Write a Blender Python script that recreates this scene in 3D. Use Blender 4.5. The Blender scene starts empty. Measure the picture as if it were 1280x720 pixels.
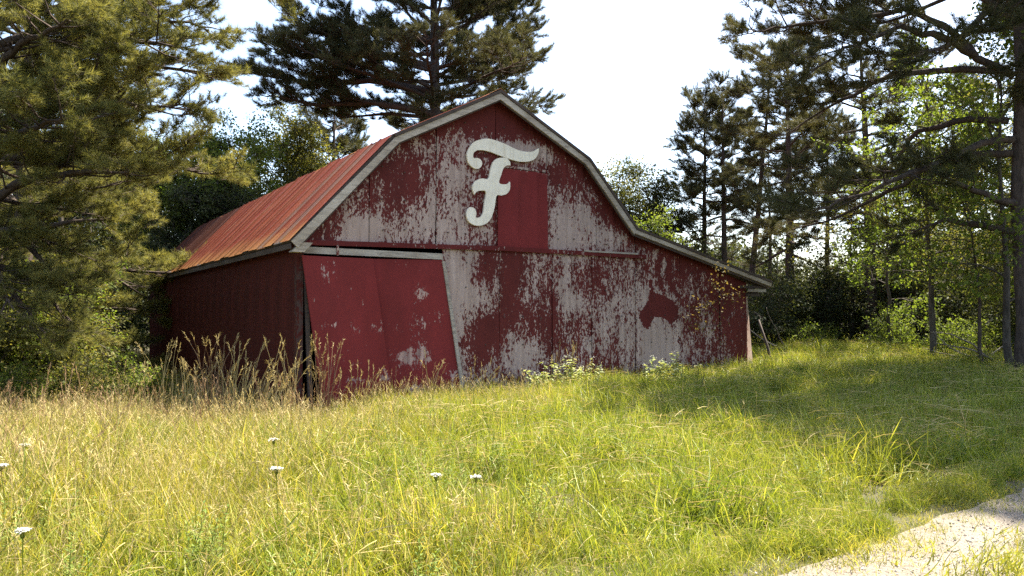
import bpy, math, random
import numpy as np
from mathutils import Vector, Matrix

# ------------------------------------------------------------------ camera, sky, sun, exposure
scene = bpy.context.scene
C = scene.collection
CAM_Z = 1.6
FPX = 961.0
cam_data = bpy.data.cameras.new('camera')
cam_data.sensor_width = 36.0
cam_data.lens = 36.0 * FPX / 1280.0
cam_data.clip_end = 2000.0
cam_data.clip_start = 0.05
cam = bpy.data.objects.new('camera', cam_data)
cam.location = (0, 0, CAM_Z)
cam.rotation_euler = (math.radians(90 + 1.97), 0, 0)
C.objects.link(cam)
scene.camera = cam

SUN_AZ, SUN_EL = 50.0, 60.0      # degrees right of straight ahead, above the horizon
world = bpy.data.worlds.new('World')
scene.world = world
world.use_nodes = True
wn = world.node_tree
bg = wn.nodes['Background']
sky = wn.nodes.new('ShaderNodeTexSky')
sky.sky_type = 'NISHITA'
sky.sun_disc = False
sky.sun_elevation = math.radians(SUN_EL)
sky.sun_rotation = math.radians(SUN_AZ)
sky.air_density = 1.0
sky.dust_density = 2.0
sky.ozone_density = 0.3
wn.links.new(sky.outputs[0], bg.inputs[0])
bg.inputs[1].default_value = 0.089

sun_data = bpy.data.lights.new('sun', 'SUN')
sun_data.energy = 5.0
sun_data.angle = math.radians(0.5)
sun_data.color = (1.0, 0.93, 0.80)
sun = bpy.data.objects.new('sun', sun_data)
a, e = math.radians(SUN_AZ), math.radians(SUN_EL)
sdir = Vector((math.sin(a) * math.cos(e), math.cos(a) * math.cos(e), math.sin(e)))
sun.rotation_euler = sdir.to_track_quat('Z', 'Y').to_euler()
sun.location = (20, 20, 40)
C.objects.link(sun)

vs = scene.view_settings
vs.view_transform = 'Standard'
vs.look = 'None'
vs.exposure = 2.35
vs.gamma = 1.0
vs.use_curve_mapping = False
cy = scene.cycles
cy.use_denoising = False
cy.max_bounces = 8
cy.diffuse_bounces = 4
cy.glossy_bounces = 2
cy.transmission_bounces = 4
cy.sample_clamp_indirect = 6.0

rng = np.random.default_rng(7)
random.seed(7)

# ------------------------------------------------------------------ node material helpers
def mat_new(name):
    m = bpy.data.materials.new(name)
    m.use_nodes = True
    nt = m.node_tree
    b = nt.nodes['Principled BSDF']
    return m, nt, b

def N(nt, t, **kw):
    n = nt.nodes.new(t)
    for k, v in kw.items():
        setattr(n, k, v)
    return n

def mapping(nt, scale, coord='Object', loc=(0, 0, 0)):
    tc = N(nt, 'ShaderNodeTexCoord')
    mp = N(nt, 'ShaderNodeMapping')
    mp.inputs['Scale'].default_value = scale
    mp.inputs['Location'].default_value = loc
    nt.links.new(tc.outputs[coord], mp.inputs['Vector'])
    return mp.outputs['Vector']

def noise(nt, vec, scale=1.0, detail=4.0, rough=0.55, dist=0.0):
    n = N(nt, 'ShaderNodeTexNoise')
    n.inputs['Scale'].default_value = scale
    n.inputs['Detail'].default_value = detail
    n.inputs['Roughness'].default_value = rough
    n.inputs['Distortion'].default_value = dist
    if vec is not None:
        nt.links.new(vec, n.inputs['Vector'])
    return n.outputs['Fac']

def ramp(nt, fac, stops, interp='LINEAR'):
    r = N(nt, 'ShaderNodeValToRGB')
    cr = r.color_ramp
    cr.interpolation = interp
    while len(cr.elements) < len(stops):
        cr.elements.new(0.5)
    for el, (p, c) in zip(cr.elements, stops):
        el.position = p
        el.color = (*c, 1.0) if len(c) == 3 else c
    nt.links.new(fac, r.inputs[0])
    return r.outputs[0]

def mixc(nt, fac, c1, c2, mode='MIX'):
    m = N(nt, 'ShaderNodeMix', data_type='RGBA', blend_type=mode)
    for sock, val in ((m.inputs['Factor'], fac), (m.inputs[6], c1), (m.inputs[7], c2)):
        if hasattr(val, 'is_output'):
            nt.links.new(val, sock)
        elif isinstance(val, tuple):
            sock.default_value = (*val, 1.0)
        else:
            sock.default_value = val
    return m.outputs[2]

def math_n(nt, op, x, y=None, z=None, clamp=False):
    m = N(nt, 'ShaderNodeMath', operation=op, use_clamp=clamp)
    for i, v in enumerate((x, y, z)):
        if v is None:
            continue
        if hasattr(v, 'is_output'):
            nt.links.new(v, m.inputs[i])
        else:
            m.inputs[i].default_value = v
    return m.outputs[0]

def bump(nt, b, height, strength, dist):
    bp = N(nt, 'ShaderNodeBump')
    bp.inputs['Strength'].default_value = strength
    bp.inputs['Distance'].default_value = dist
    nt.links.new(height, bp.inputs['Height'])
    nt.links.new(bp.outputs[0], b.inputs['Normal'])

# ------------------------------------------------------------------ materials
def make_paint(name, red, red2, grey, grey2, rust, fine=1.0):
    """old red paint flaking off grey sheet metal; the vertex attribute 'wear' says how much is gone"""
    m, nt, b = mat_new(name)
    v = mapping(nt, (1, 1, 1))
    big = noise(nt, mapping(nt, (1.3, 1.3, 0.55)), 1.0, 5, 0.6, 0.6)
    mid = noise(nt, mapping(nt, (5.6 * fine, 5.6, 2.7 * fine), loc=(3, 1, 7)), 1.0, 7, 0.72, 0.7)
    fin = noise(nt, mapping(nt, (22, 22, 12), loc=(5, 0, 2)), 1.0, 4, 0.7, 0.3)
    at = N(nt, 'ShaderNodeAttribute', attribute_name='wear')
    s = math_n(nt, 'MULTIPLY_ADD', big, 0.6, -0.3)
    s = math_n(nt, 'MULTIPLY_ADD', mid, 1.1, math_n(nt, 'SUBTRACT', s, 0.55))
    vst = noise(nt, mapping(nt, (15, 15, 1.0), loc=(7, 3, 1)), 1.0, 3, 0.6, 0.3)
    s = math_n(nt, 'MULTIPLY_ADD', vst, 0.32, math_n(nt, 'SUBTRACT', s, 0.16))
    s = math_n(nt, 'MULTIPLY_ADD', fin, 1.35, math_n(nt, 'SUBTRACT', s, 0.675))
    s = math_n(nt, 'ADD', s, at.outputs['Fac'])
    mask = math_n(nt, 'MULTIPLY_ADD', s, 14.0, 0.5, clamp=True)
    tone = noise(nt, mapping(nt, (2.2, 2.2, 0.7), loc=(9, 9, 9)), 1.0, 4, 0.6)
    rc = mixc(nt, math_n(nt, 'MULTIPLY_ADD', tone, 2.4, -0.7, clamp=True), red, red2)
    st = noise(nt, mapping(nt, (9, 9, 0.6), loc=(1, 4, 2)), 1.0, 4, 0.6)
    gc = mixc(nt, math_n(nt, 'MULTIPLY_ADD', st, 2.8, -0.9, clamp=True), grey, grey2)
    rs = noise(nt, mapping(nt, (4, 4, 0.9), loc=(6, 2, 8)), 1.0, 5, 0.65)
    gc = mixc(nt, math_n(nt, 'MULTIPLY_ADD', rs, 9.0, -5.6, clamp=True), gc, rust)
    col = mixc(nt, mask, rc, gc)
    dn = noise(nt, mapping(nt, (0.8, 0.8, 0.8), loc=(2, 2, 1)), 1.0, 6, 0.65)
    col = mixc(nt, math_n(nt, 'MULTIPLY_ADD', dn, 1.6, -0.65, clamp=True), col, mixc(nt, 1.0, col, (0.62, 0.58, 0.55), 'MULTIPLY'))
    nt.links.new(col, b.inputs['Base Color'])
    b.inputs['Roughness'].default_value = 0.72
    b.inputs['Specular IOR Level'].default_value = 0.1
    h = math_n(nt, 'MULTIPLY_ADD', mask, -0.6, math_n(nt, 'MULTIPLY', big, 2.5))
    bump(nt, b, h, 0.35, 0.006)
    return m

M = {}
RED, RED2 = (0.125, 0.0240, 0.0205), (0.082, 0.0175, 0.0150)
M['paint'] = make_paint('peeling_red_paint', RED, RED2, (0.46, 0.345, 0.295), (0.30, 0.215, 0.18), (0.16, 0.085, 0.045))
M['paint_door'] = make_paint('scraped_red_paint', (0.19, 0.0265, 0.026), (0.145, 0.0225, 0.0215), (0.50, 0.34, 0.29), (0.22, 0.14, 0.125), (0.16, 0.06, 0.05), 1.0)
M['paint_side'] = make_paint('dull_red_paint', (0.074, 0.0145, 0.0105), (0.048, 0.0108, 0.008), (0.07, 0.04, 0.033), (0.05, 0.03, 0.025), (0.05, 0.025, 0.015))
M['paint_trim'] = make_paint('trim_paint', (0.13, 0.0205, 0.0185), (0.09, 0.016, 0.015), (0.42, 0.33, 0.28), (0.30, 0.23, 0.19), (0.10, 0.05, 0.035))

def make_roof(name, c1, c2, pale_amt, k=1.0):
    m, nt, b = mat_new(name)
    oi = N(nt, 'ShaderNodeObjectInfo')
    # object space: x across the sheet, y up the slope
    tc = N(nt, 'ShaderNodeTexCoord')
    off = N(nt, 'ShaderNodeVectorMath', operation='MULTIPLY_ADD')
    cmb = N(nt, 'ShaderNodeCombineXYZ')
    nt.links.new(oi.outputs['Random'], cmb.inputs[0]); nt.links.new(oi.outputs['Random'], cmb.inputs[2])
    nt.links.new(cmb.outputs[0], off.inputs[0]); off.inputs[1].default_value = (37, 0, 19)
    nt.links.new(tc.outputs['Object'], off.inputs[2])
    def mp(sc):
        q = N(nt, 'ShaderNodeMapping'); q.inputs['Scale'].default_value = sc
        nt.links.new(off.outputs[0], q.inputs['Vector']); return q.outputs[0]
    streak = noise(nt, mp((16, 0.55, 1)), 1.0, 5, 0.65, 0.3)
    blot = noise(nt, mp((1.6, 0.8, 1)), 1.0, 5, 0.65, 0.4)
    col = mixc(nt, math_n(nt, 'MULTIPLY_ADD', blot, 2.4, -0.7, clamp=True), c1, c2)
    rustf = math_n(nt, 'MULTIPLY_ADD', streak, 5.0, -2.3, clamp=True)
    col = mixc(nt, rustf, col, (0.20 * k, 0.056 * k, 0.023 * k))
    pale = math_n(nt, 'MULTIPLY_ADD', noise(nt, mp((30, 0.8, 1)), 1.0, 3, 0.6), 8.0, pale_amt, clamp=True)
    col = mixc(nt, pale, col, (0.32 * k, 0.17 * k, 0.10 * k))
    sep = N(nt, 'ShaderNodeSeparateXYZ'); nt.links.new(tc.outputs['Object'], sep.inputs[0])
    col = mixc(nt, math_n(nt, 'MULTIPLY', math_n(nt, 'MULTIPLY_ADD', sep.outputs['Z'], 100.0, -1.0, clamp=True), 0.6), col, (0.30 * k, 0.115 * k, 0.07 * k))  # raised seams tinted paler, a highlight painted into the colour
    # bare rusty lower edge
    edge = math_n(nt, 'ADD', math_n(nt, 'MULTIPLY_ADD', sep.outputs['Y'], -1.5, 0.85), math_n(nt, 'MULTIPLY_ADD', blot, 2.2, -1.1))
    edge = math_n(nt, 'MULTIPLY', edge, 1.0, clamp=True)
    col = mixc(nt, edge, col, mixc(nt, streak, (0.20, 0.08, 0.028), (0.30, 0.15, 0.055)))
    nt.links.new(col, b.inputs['Base Color'])
    b.inputs['Roughness'].default_value = 0.7
    b.inputs['Specular IOR Level'].default_value = 0.1
    bump(nt, b, blot, 0.5, 0.02)
    return m
M['roof'] = make_roof('rusty_red_roof_metal', (0.150, 0.023, 0.0125), (0.095, 0.018, 0.011), -5.0)
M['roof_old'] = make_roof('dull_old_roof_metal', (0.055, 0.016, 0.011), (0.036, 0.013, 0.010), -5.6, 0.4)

def make_wood(name, c1, c2, axis_scale=(1.2, 9, 9)):
    m, nt, b = mat_new(name)
    g = noise(nt, mapping(nt, axis_scale), 2.0, 7, 0.65, 1.0)
    s = noise(nt, mapping(nt, (1.1, 1.1, 1.1)), 1.0, 5, 0.6)
    col = ramp(nt, g, [(0.3, c2), (0.55, c1), (0.75, tuple(min(1, x * 1.15) for x in c1))])
    col = mixc(nt, math_n(nt, 'MULTIPLY_ADD', s, 3.0, -1.1, clamp=True), col, mixc(nt, 1.0, col, (0.6, 0.55, 0.5), 'MULTIPLY'))
    nt.links.new(col, b.inputs['Base Color'])
    b.inputs['Roughness'].default_value = 0.85
    bump(nt, b, g, 0.4, 0.006)
    return m
M['fascia'] = make_wood('weathered_white_board', (0.45, 0.385, 0.31), (0.24, 0.195, 0.15))
M['greywood'] = make_wood('grey_wood', (0.40, 0.35, 0.29), (0.19, 0.16, 0.13))
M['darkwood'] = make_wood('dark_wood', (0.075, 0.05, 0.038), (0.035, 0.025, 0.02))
M['deadwood'] = make_wood('dead_wood', (0.20, 0.17, 0.135), (0.10, 0.08, 0.065))

m, nt, b = mat_new('off_white_letter_paint')
nz = noise(nt, mapping(nt, (1.2, 1.2, 1.2)), 3.0, 7, 0.65)
sp = noise(nt, mapping(nt, (1, 1, 1)), 26.0, 3, 0.6)
col = ramp(nt, nz, [(0.3, (0.69, 0.61, 0.48)), (0.6, (0.81, 0.735, 0.60))])
col = mixc(nt, math_n(nt, 'MULTIPLY_ADD', sp, 12.0, -8.3, clamp=True), col, (0.33, 0.27, 0.2))
run = noise(nt, mapping(nt, (13, 13, 1.1), loc=(2, 5, 1)), 1.0, 5, 0.65)
col = mixc(nt, math_n(nt, 'MULTIPLY_ADD', run, 4.0, -2.0, clamp=True), col, mixc(nt, 1.0, col, (0.80, 0.76, 0.68), 'MULTIPLY'))
nt.links.new(col, b.inputs['Base Color']); b.inputs['Roughness'].default_value = 0.6
bump(nt, b, nz, 0.2, 0.004)
M['letter'] = m

def make_bark(name, c1, c2):
    m, nt, b = mat_new(name)
    g = noise(nt, mapping(nt, (7, 7, 1.6)), 1.6, 8, 0.7, 0.8)
    col = ramp(nt, g, [(0.32, c2), (0.6, c1)])
    nt.links.new(col, b.inputs['Base Color'])
    b.inputs['Roughness'].default_value = 0.9
    b.inputs['Specular IOR Level'].default_value = 0.1
    bump(nt, b, g, 0.9, 0.03)
    return m
M['bark'] = make_bark('pine_bark', (0.085, 0.064, 0.052), (0.028, 0.021, 0.018))
M['bark2'] = make_bark('grey_bark', (0.10, 0.085, 0.07), (0.035, 0.03, 0.025))

def make_leaf(name, cols, trans=0.42, world_scale=0.35, wcol=None, wamt=0.0, tcol=None, rough=0.6, spec=0.12):
    m, nt, b = mat_new(name)
    oi = N(nt, 'ShaderNodeObjectInfo')
    geo = N(nt, 'ShaderNodeNewGeometry')
    n1 = noise(nt, geo.outputs['Position'], 5.0, 3, 0.7)
    isl = math_n(nt, 'MULTIPLY_ADD', geo.outputs['Random Per Island'], 0.75, -0.375)
    f = math_n(nt, 'MULTIPLY_ADD', n1, 0.8, math_n(nt, 'MULTIPLY_ADD', oi.outputs['Random'], 0.35, math_n(nt, 'ADD', isl, -0.09)), clamp=True)
    k = len(cols) - 1
    col = ramp(nt, f, [(0.1 + 0.8 * i / k, c) for i, c in enumerate(cols)])
    if wcol:
        n2 = noise(nt, geo.outputs['Position'], world_scale, 4, 0.6)
        col = mixc(nt, math_n(nt, 'MULTIPLY_ADD', n2, 3.5 * wamt, -1.25 * wamt, clamp=True), col, wcol)
    nt.links.new(col, b.inputs['Base Color'])
    b.inputs['Roughness'].default_value = rough
    b.inputs['Specular IOR Level'].default_value = spec
    tr = N(nt, 'ShaderNodeBsdfTranslucent')
    tc_ = mixc(nt, 1.0, col, tcol or (1.5, 1.35, 0.6), 'MULTIPLY')
    nt.links.new(tc_, tr.inputs['Color'])
    mx = N(nt, 'ShaderNodeMixShader')
    mx.inputs[0].default_value = trans
    nt.links.new(b.outputs[0], mx.inputs[1]); nt.links.new(tr.outputs[0], mx.inputs[2])
    nt.links.new(mx.outputs[0], nt.nodes['Material Output'].inputs['Surface'])
    return m
M['needle'] = make_leaf('pine_needles', [(0.060, 0.070, 0.024), (0.145, 0.148, 0.047), (0.25, 0.23, 0.080)], 0.4, tcol=(1.35, 1.25, 0.65))
M['needle_dark'] = make_leaf('dark_pine_needles', [(0.032, 0.038, 0.020), (0.065, 0.068, 0.030), (0.115, 0.105, 0.045)], 0.3, tcol=(1.3, 1.2, 0.65))
M['leaf'] = make_leaf('green_leaf', [(0.06, 0.075, 0.022), (0.10, 0.115, 0.032), (0.16, 0.15, 0.05)], 0.45)
M['leaf_bright'] = make_leaf('bright_leaf', [(0.065, 0.09, 0.018), (0.105, 0.135, 0.026), (0.165, 0.18, 0.042)], 0.48, tcol=(1.3, 1.4, 0.6))
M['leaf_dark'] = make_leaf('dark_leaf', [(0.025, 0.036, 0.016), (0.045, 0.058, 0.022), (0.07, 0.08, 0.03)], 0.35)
M['leaf_weed'] = make_leaf('pale_weed_leaf', [(0.16, 0.21, 0.06), (0.26, 0.30, 0.11), (0.36, 0.38, 0.20)], 0.35)
M['leaf_dry'] = make_leaf('dry_vine_leaf', [(0.10, 0.08, 0.03), (0.17, 0.13, 0.05), (0.20, 0.17, 0.07)], 0.35)
GW = (0.27, 0.24, 0.05)
M['grass'] = make_leaf('green_grass', [(0.060, 0.100, 0.010), (0.17, 0.225, 0.024), (0.36, 0.36, 0.085)], 0.38, 0.45, GW, 0.25, rough=.45, spec=.25)
M['grass_mix'] = make_leaf('yellowing_grass', [(0.080, 0.115, 0.012), (0.22, 0.245, 0.032), (0.46, 0.385, 0.11)], 0.38, 0.5, (0.34, 0.28, 0.08), 0.22, rough=.45, spec=.25)
M['straw'] = make_leaf('dry_straw', [(0.28, 0.22, 0.085), (0.42, 0.33, 0.14), (0.52, 0.43, 0.22)], 0.25, tcol=(1.2, 1.1, 0.8))
M['straw_brown'] = make_leaf('brown_straw', [(0.15, 0.085, 0.045), (0.26, 0.165, 0.09), (0.38, 0.27, 0.15)], 0.25, tcol=(1.2, 1.0, 0.8))
M['forb'] = make_leaf('forb_leaf', [(0.09, 0.14, 0.024), (0.15, 0.20, 0.04), (0.23, 0.25, 0.07)], 0.4)
M['flower'] = make_leaf('white_floret', [(0.40, 0.39, 0.30), (0.50, 0.49, 0.42), (0.58, 0.57, 0.52)], 0.2, tcol=(1, 1, 1))

m, nt, b = mat_new('field_soil')
n1 = noise(nt, mapping(nt, (1, 1, 1)), 0.6, 8, 0.65)
n2 = noise(nt, mapping(nt, (1, 1, 1)), 14.0, 6, 0.7)
col = ramp(nt, n1, [(0.35, (0.035, 0.04, 0.014)), (0.6, (0.065, 0.06, 0.025))])
col = mixc(nt, n2, col, (0.07, 0.055, 0.032))
nt.links.new(col, b.inputs['Base Color']); b.inputs['Roughness'].default_value = 0.95
bump(nt, b, n2, 0.8, 0.05)
M['soil'] = m

m, nt, b = mat_new('pale_gravel')
n1 = noise(nt, mapping(nt, (1, 1, 1)), 1.3, 6, 0.6)
n2 = noise(nt, mapping(nt, (1, 1, 1)), 60.0, 4, 0.7)
col = ramp(nt, n2, [(0.32, (0.095, 0.08, 0.062)), (0.5, (0.18, 0.152, 0.12)), (0.68, (0.26, 0.23, 0.185))])
col = mixc(nt, math_n(nt, 'MULTIPLY_ADD', n1, 2.0, -0.75, clamp=True), col, mixc(nt, 1.0, col, (0.8, 0.72, 0.6), 'MULTIPLY'))
nt.links.new(col, b.inputs['Base Color']); b.inputs['Roughness'].default_value = 0.95
bump(nt, b, n2, 0.9, 0.02)
M['gravel'] = m
m, nt, b = mat_new('pebble')
oi = N(nt, 'ShaderNodeObjectInfo')
nt.links.new(ramp(nt, oi.outputs['Random'], [(0.0, (0.17, 0.14, 0.105)), (0.4, (0.25, 0.21, 0.165)), (1.0, (0.42, 0.38, 0.31))]), b.inputs['Base Color'])
b.inputs['Roughness'].default_value = 0.9
M['pebble'] = m
m, nt, b = mat_new('dark_interior')
b.inputs['Base Color'].default_value = (0.03, 0.024, 0.02, 1); b.inputs['Roughness'].default_value = 0.95
M['inside'] = m

# ------------------------------------------------------------------ mesh helpers
class MB:
    def __init__(self):
        self.v = []; self.f = []; self.n = 0; self.attr = []
    def add(self, verts, faces, attr=None):
        verts = np.asarray(verts, dtype=np.float64).reshape(-1, 3)
        self.v.append(verts)
        k = self.n
        self.f.extend([tuple(int(i) + k for i in fc) for fc in faces])
        self.n += len(verts)
        self.attr.append(np.zeros(len(verts)) if attr is None else np.asarray(attr, dtype=np.float64))
    def box(self, p0, p1):
        x0, y0, z0 = p0; x1, y1, z1 = p1
        v = [(x0,y0,z0),(x1,y0,z0),(x1,y1,z0),(x0,y1,z0),(x0,y0,z1),(x1,y0,z1),(x1,y1,z1),(x0,y1,z1)]
        self.add(v, [(0,3,2,1),(4,5,6,7),(0,1,5,4),(1,2,6,5),(2,3,7,6),(3,0,4,7)])
    def tube(self, pts, rad, sides=6, cap=True):
        pts = np.asarray(pts, float); rad = np.asarray(rad, float)
        n = len(pts)
        t = np.gradient(pts, axis=0)
        t /= np.linalg.norm(t, axis=1)[:, None] + 1e-9
        ref = np.array([0, 0, 1.0]) if abs(t[0, 2]) < 0.8 else np.array([1.0, 0, 0])
        s = np.cross(t, ref); s /= np.linalg.norm(s, axis=1)[:, None] + 1e-9
        w = np.cross(s, t)
        an = np.linspace(0, 2 * math.pi, sides, endpoint=False)
        ring = pts[:, None, :] + rad[:, None, None] * (np.cos(an)[None, :, None] * s[:, None, :] + np.sin(an)[None, :, None] * w[:, None, :])
        f = []
        for i in range(n - 1):
            for j in range(sides):
                q = (j + 1) % sides
                f.append((i*sides+j, i*sides+q, (i+1)*sides+q, (i+1)*sides+j))
        if cap:
            f.append(tuple(range((n-1)*sides, n*sides)))
        self.add(ring.reshape(-1, 3), f)
    def prism(self, poly, y0, y1):
        """poly of (x, z), extruded along y"""
        n = len(poly)
        v = [(x, y0, z) for x, z in poly] + [(x, y1, z) for x, z in poly]
        f = [tuple(range(n)), tuple(range(2*n-1, n-1, -1))]
        for i in range(n):
            j = (i + 1) % n
            f.append((j, i, i+n, j+n))
        self.add(v, f)
    def mesh(self, name, smooth=False, attr=None):
        me = bpy.data.meshes.new(name)
        v = np.concatenate(self.v) if self.v else np.zeros((0, 3))
        me.from_pydata(v.tolist(), [], self.f)
        if attr:
            at = me.attributes.new(attr, 'FLOAT', 'POINT')
            at.data.foreach_set('value', np.concatenate(self.attr).astype(np.float32))
        if smooth:
            me.polygons.foreach_set('use_smooth', [True] * len(me.polygons))
        me.update()
        return me
    def build(self, name, mat, parent=None, smooth=False, attr=None, normals=False):
        me = self.mesh(name, smooth, attr)
        me.materials.append(M[mat])
        if normals:
            import bmesh
            bm = bmesh.new(); bm.from_mesh(me); bmesh.ops.recalc_face_normals(bm, faces=bm.faces); bm.to_mesh(me); bm.free()
        return link(name, me, parent)

def link(name, data, parent=None):
    o = bpy.data.objects.new(name, data)
    C.objects.link(o)
    if parent is not None:
        o.parent = parent
    return o

def tag(o, label=None, cat=None, group=None, kind=None):
    if label: o['label'] = label
    if cat: o['category'] = cat
    if group: o['group'] = group
    if kind: o['kind'] = kind
    return o

def empty(name, loc, rz=0.0):
    o = link(name, None)
    o.empty_display_size = 0.2
    o.location = loc
    o.rotation_euler = (0, 0, rz)
    return o

# ------------------------------------------------------------------ instanced foliage (geometry nodes)
def proto(name, mb, mats):
    """a prototype mesh; mb: list of (MB, material key). Not linked to the scene."""
    tot = MB(); mi = []
    for k, (q, mk) in enumerate(mb):
        if q.n == 0: continue
        tot.add(np.concatenate(q.v), q.f)
        mi += [k] * len(q.f)
    me = tot.mesh(name)
    for q, mk in mb:
        me.materials.append(M[mk])
    me.polygons.foreach_set('material_index', mi)
    return bpy.data.objects.new(name, me)

def scatter_group(name, protos):
    ng = bpy.data.node_groups.new(name, 'GeometryNodeTree')
    ng.interface.new_socket('Geometry', in_out='INPUT', socket_type='NodeSocketGeometry')
    ng.interface.new_socket('Geometry', in_out='OUTPUT', socket_type='NodeSocketGeometry')
    gi = ng.nodes.new('NodeGroupInput'); go = ng.nodes.new('NodeGroupOutput')
    join = ng.nodes.new('GeometryNodeJoinGeometry')
    for p in protos:
        oi = ng.nodes.new('GeometryNodeObjectInfo')
        oi.inputs['Object'].default_value = p
        oi.inputs['As Instance'].default_value = True
        ng.links.new(oi.outputs['Geometry'], join.inputs[0])
    inst = ng.nodes.new('GeometryNodeInstanceOnPoints')
    inst.inputs['Pick Instance'].default_value = True
    ng.links.new(gi.outputs[0], inst.inputs['Points'])
    ng.links.new(join.outputs[0], inst.inputs['Instance'])
    def att(nm, ty):
        q = ng.nodes.new('GeometryNodeInputNamedAttribute')
        q.data_type = ty
        q.inputs['Name'].default_value = nm
        return q.outputs['Attribute']
    ng.links.new(att('pick', 'INT'), inst.inputs['Instance Index'])
    e2r = ng.nodes.new('FunctionNodeEulerToRotation')
    ng.links.new(att('rot', 'FLOAT_VECTOR'), e2r.inputs[0])
    ng.links.new(e2r.outputs[0], inst.inputs['Rotation'])
    ng.links.new(att('scl', 'FLOAT'), inst.inputs['Scale'])
    ng.links.new(inst.outputs[0], go.inputs[0])
    return (ng, len(protos))

def scatter(name, pts, rot, scl, grp, parent=None, r=None):
    r = r or rng
    ng, k = grp
    n = len(pts)
    me = bpy.data.meshes.new(name)
    me.vertices.add(n)
    me.vertices.foreach_set('co', np.asarray(pts, np.float32).ravel())
    a = me.attributes.new('rot', 'FLOAT_VECTOR', 'POINT'); a.data.foreach_set('vector', np.asarray(rot, np.float32).ravel())
    a = me.attributes.new('scl', 'FLOAT', 'POINT'); a.data.foreach_set('value', np.asarray(scl, np.float32).ravel())
    a = me.attributes.new('pick', 'INT', 'POINT'); a.data.foreach_set('value', r.integers(0, k, n).astype(np.int32))
    o = link(name, me, parent)
    md = o.modifiers.new('scatter', 'NODES'); md.node_group = ng
    o['kind'] = 'stuff'
    return o

def unit(v):
    v = np.asarray(v, float)
    return v / (np.linalg.norm(v, axis=-1, keepdims=True) + 1e-9)

def blade(mb, p, d, L, w, bend, segs=3, side=None):
    """a tapered grass blade that bends over"""
    p = np.asarray(p, float); d = unit(d)
    if side is None:
        side = np.cross(d, rng.normal(size=3))
    side = unit(side)
    V = []; F = []
    q = p.copy(); dd = d.copy()
    for i in range(segs + 1):
        t = i / segs
        ww = w * (1 - t) ** 0.7 * 0.5
        if i == segs:
            V.append(q)
        else:
            V += [q - side * ww, q + side * ww]
        q = q + dd * L / segs
        dd = unit(dd + np.asarray(bend) / segs)
    for i in range(segs - 1):
        F.append((2*i, 2*i+1, 2*i+3, 2*i+2))
    F.append((2*segs-2, 2*segs-1, 2*segs))
    mb.add(V, F)

def leaf(mb, p, d, up, L, w):
    """folded leaf of 4 triangles"""
    d = unit(d); s = unit(np.cross(d, up)); u = np.cross(s, d)
    p = np.asarray(p, float)
    m0 = p + d * L * 0.45 - u * L * 0.04
    V = [p, m0 + s * w * .5 + u * w * .18, p + d * L - u * L * .10, m0 - s * w * .5 + u * w * .18, m0]
    mb.add(V, [(0, 4, 1), (1, 4, 2), (0, 3, 4), (3, 2, 4)])

def pine_spray(name, mk, seed):
    r = np.random.default_rng(seed)
    w = MB(); nd = MB()
    w.tube([(0, 0, 0), (0.01, .25, .02), (0, .5, .05)], [.012, .009, .005], 3, False)
    shoots = [((0, .5, .05), (0, 1, .35))]
    for i in range(8):
        y = .08 + .4 * r.random()
        s = 1 if i % 2 else -1
        L = .14 + .2 * r.random()
        d = unit(np.array([s * (0.5 + .5 * r.random()), .55 + .4 * r.random(), .15 + .5 * r.random() - .15]))
        p0 = np.array([0, y, .03]); p1 = p0 + d * L
        w.tube([p0, p1], [.006, .004], 3, False)
        shoots.append((p1, d + np.array([0, 0, .25])))
    for p, d in shoots:
        d = unit(d); p = np.asarray(p, float)
        for k in range(46):
            b0 = p - d * (.17 * r.random()) + r.normal(size=3) * .004
            ax = unit(d * (0.35 + .9 * r.random()) + unit(r.normal(size=3)) * .85)
            L = .11 + .07 * r.random()
            s = unit(np.cross(ax, r.normal(size=3))) * .0042
            nd.add([b0 - s, b0 + s, b0 + ax * L], [(0, 1, 2)])
    return proto(name, [(nd, mk), (w, 'bark')], None)

def leaf_spray(name, mk, seed, n=34, L=.095, spread=.24, length=.65):
    r = np.random.default_rng(seed)
    w = MB(); lv = MB()
    w.tube([(0, 0, 0), (.02, length*.5, .03), (0, length, -.02)], [.008, .006, .003], 3, False)
    for k in range(5):
        y = length * (.2 + .15 * k); s = 1 if k % 2 else -1
        w.tube([(0, y, .02), (s * spread * .8, y + .12, .03 * r.normal())], [.004, .002], 3, False)
    for k in range(n):
        y = length * (.08 + .95 * r.random())
        p = np.array([r.normal() * spread * .62, y + r.normal() * .04, r.normal() * .10])
        d = unit(np.array([p[0] * 3 + r.normal() * .4, .6 + r.normal() * .5, -.25 + r.normal() * .45]))
        up = unit(np.array([r.normal() * .5, r.normal() * .5, 1]))
        l = L * (.65 + .7 * r.random())
        leaf(lv, p, d, up, l, l * .62)
    return proto(name, [(lv, mk), (w, 'bark2')], None)

G_PINE = scatter_group('pine_sprays', [pine_spray('pine_spray', 'needle', 10 + i) for i in range(3)])
G_PINED = scatter_group('dark_pine_sprays', [pine_spray('dark_pine_spray', 'needle_dark', 20 + i) for i in range(3)])
G_LEAF = scatter_group('leaf_sprays', [leaf_spray('leaf_spray', 'leaf', 30 + i) for i in range(3)])
G_LEAFB = scatter_group('bright_leaf_sprays', [leaf_spray('bright_leaf_spray', 'leaf_bright', 40 + i, 26, .12) for i in range(3)])
G_LEAFD = scatter_group('dark_leaf_sprays', [leaf_spray('dark_leaf_spray', 'leaf_dark', 50 + i) for i in range(3)])

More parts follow.
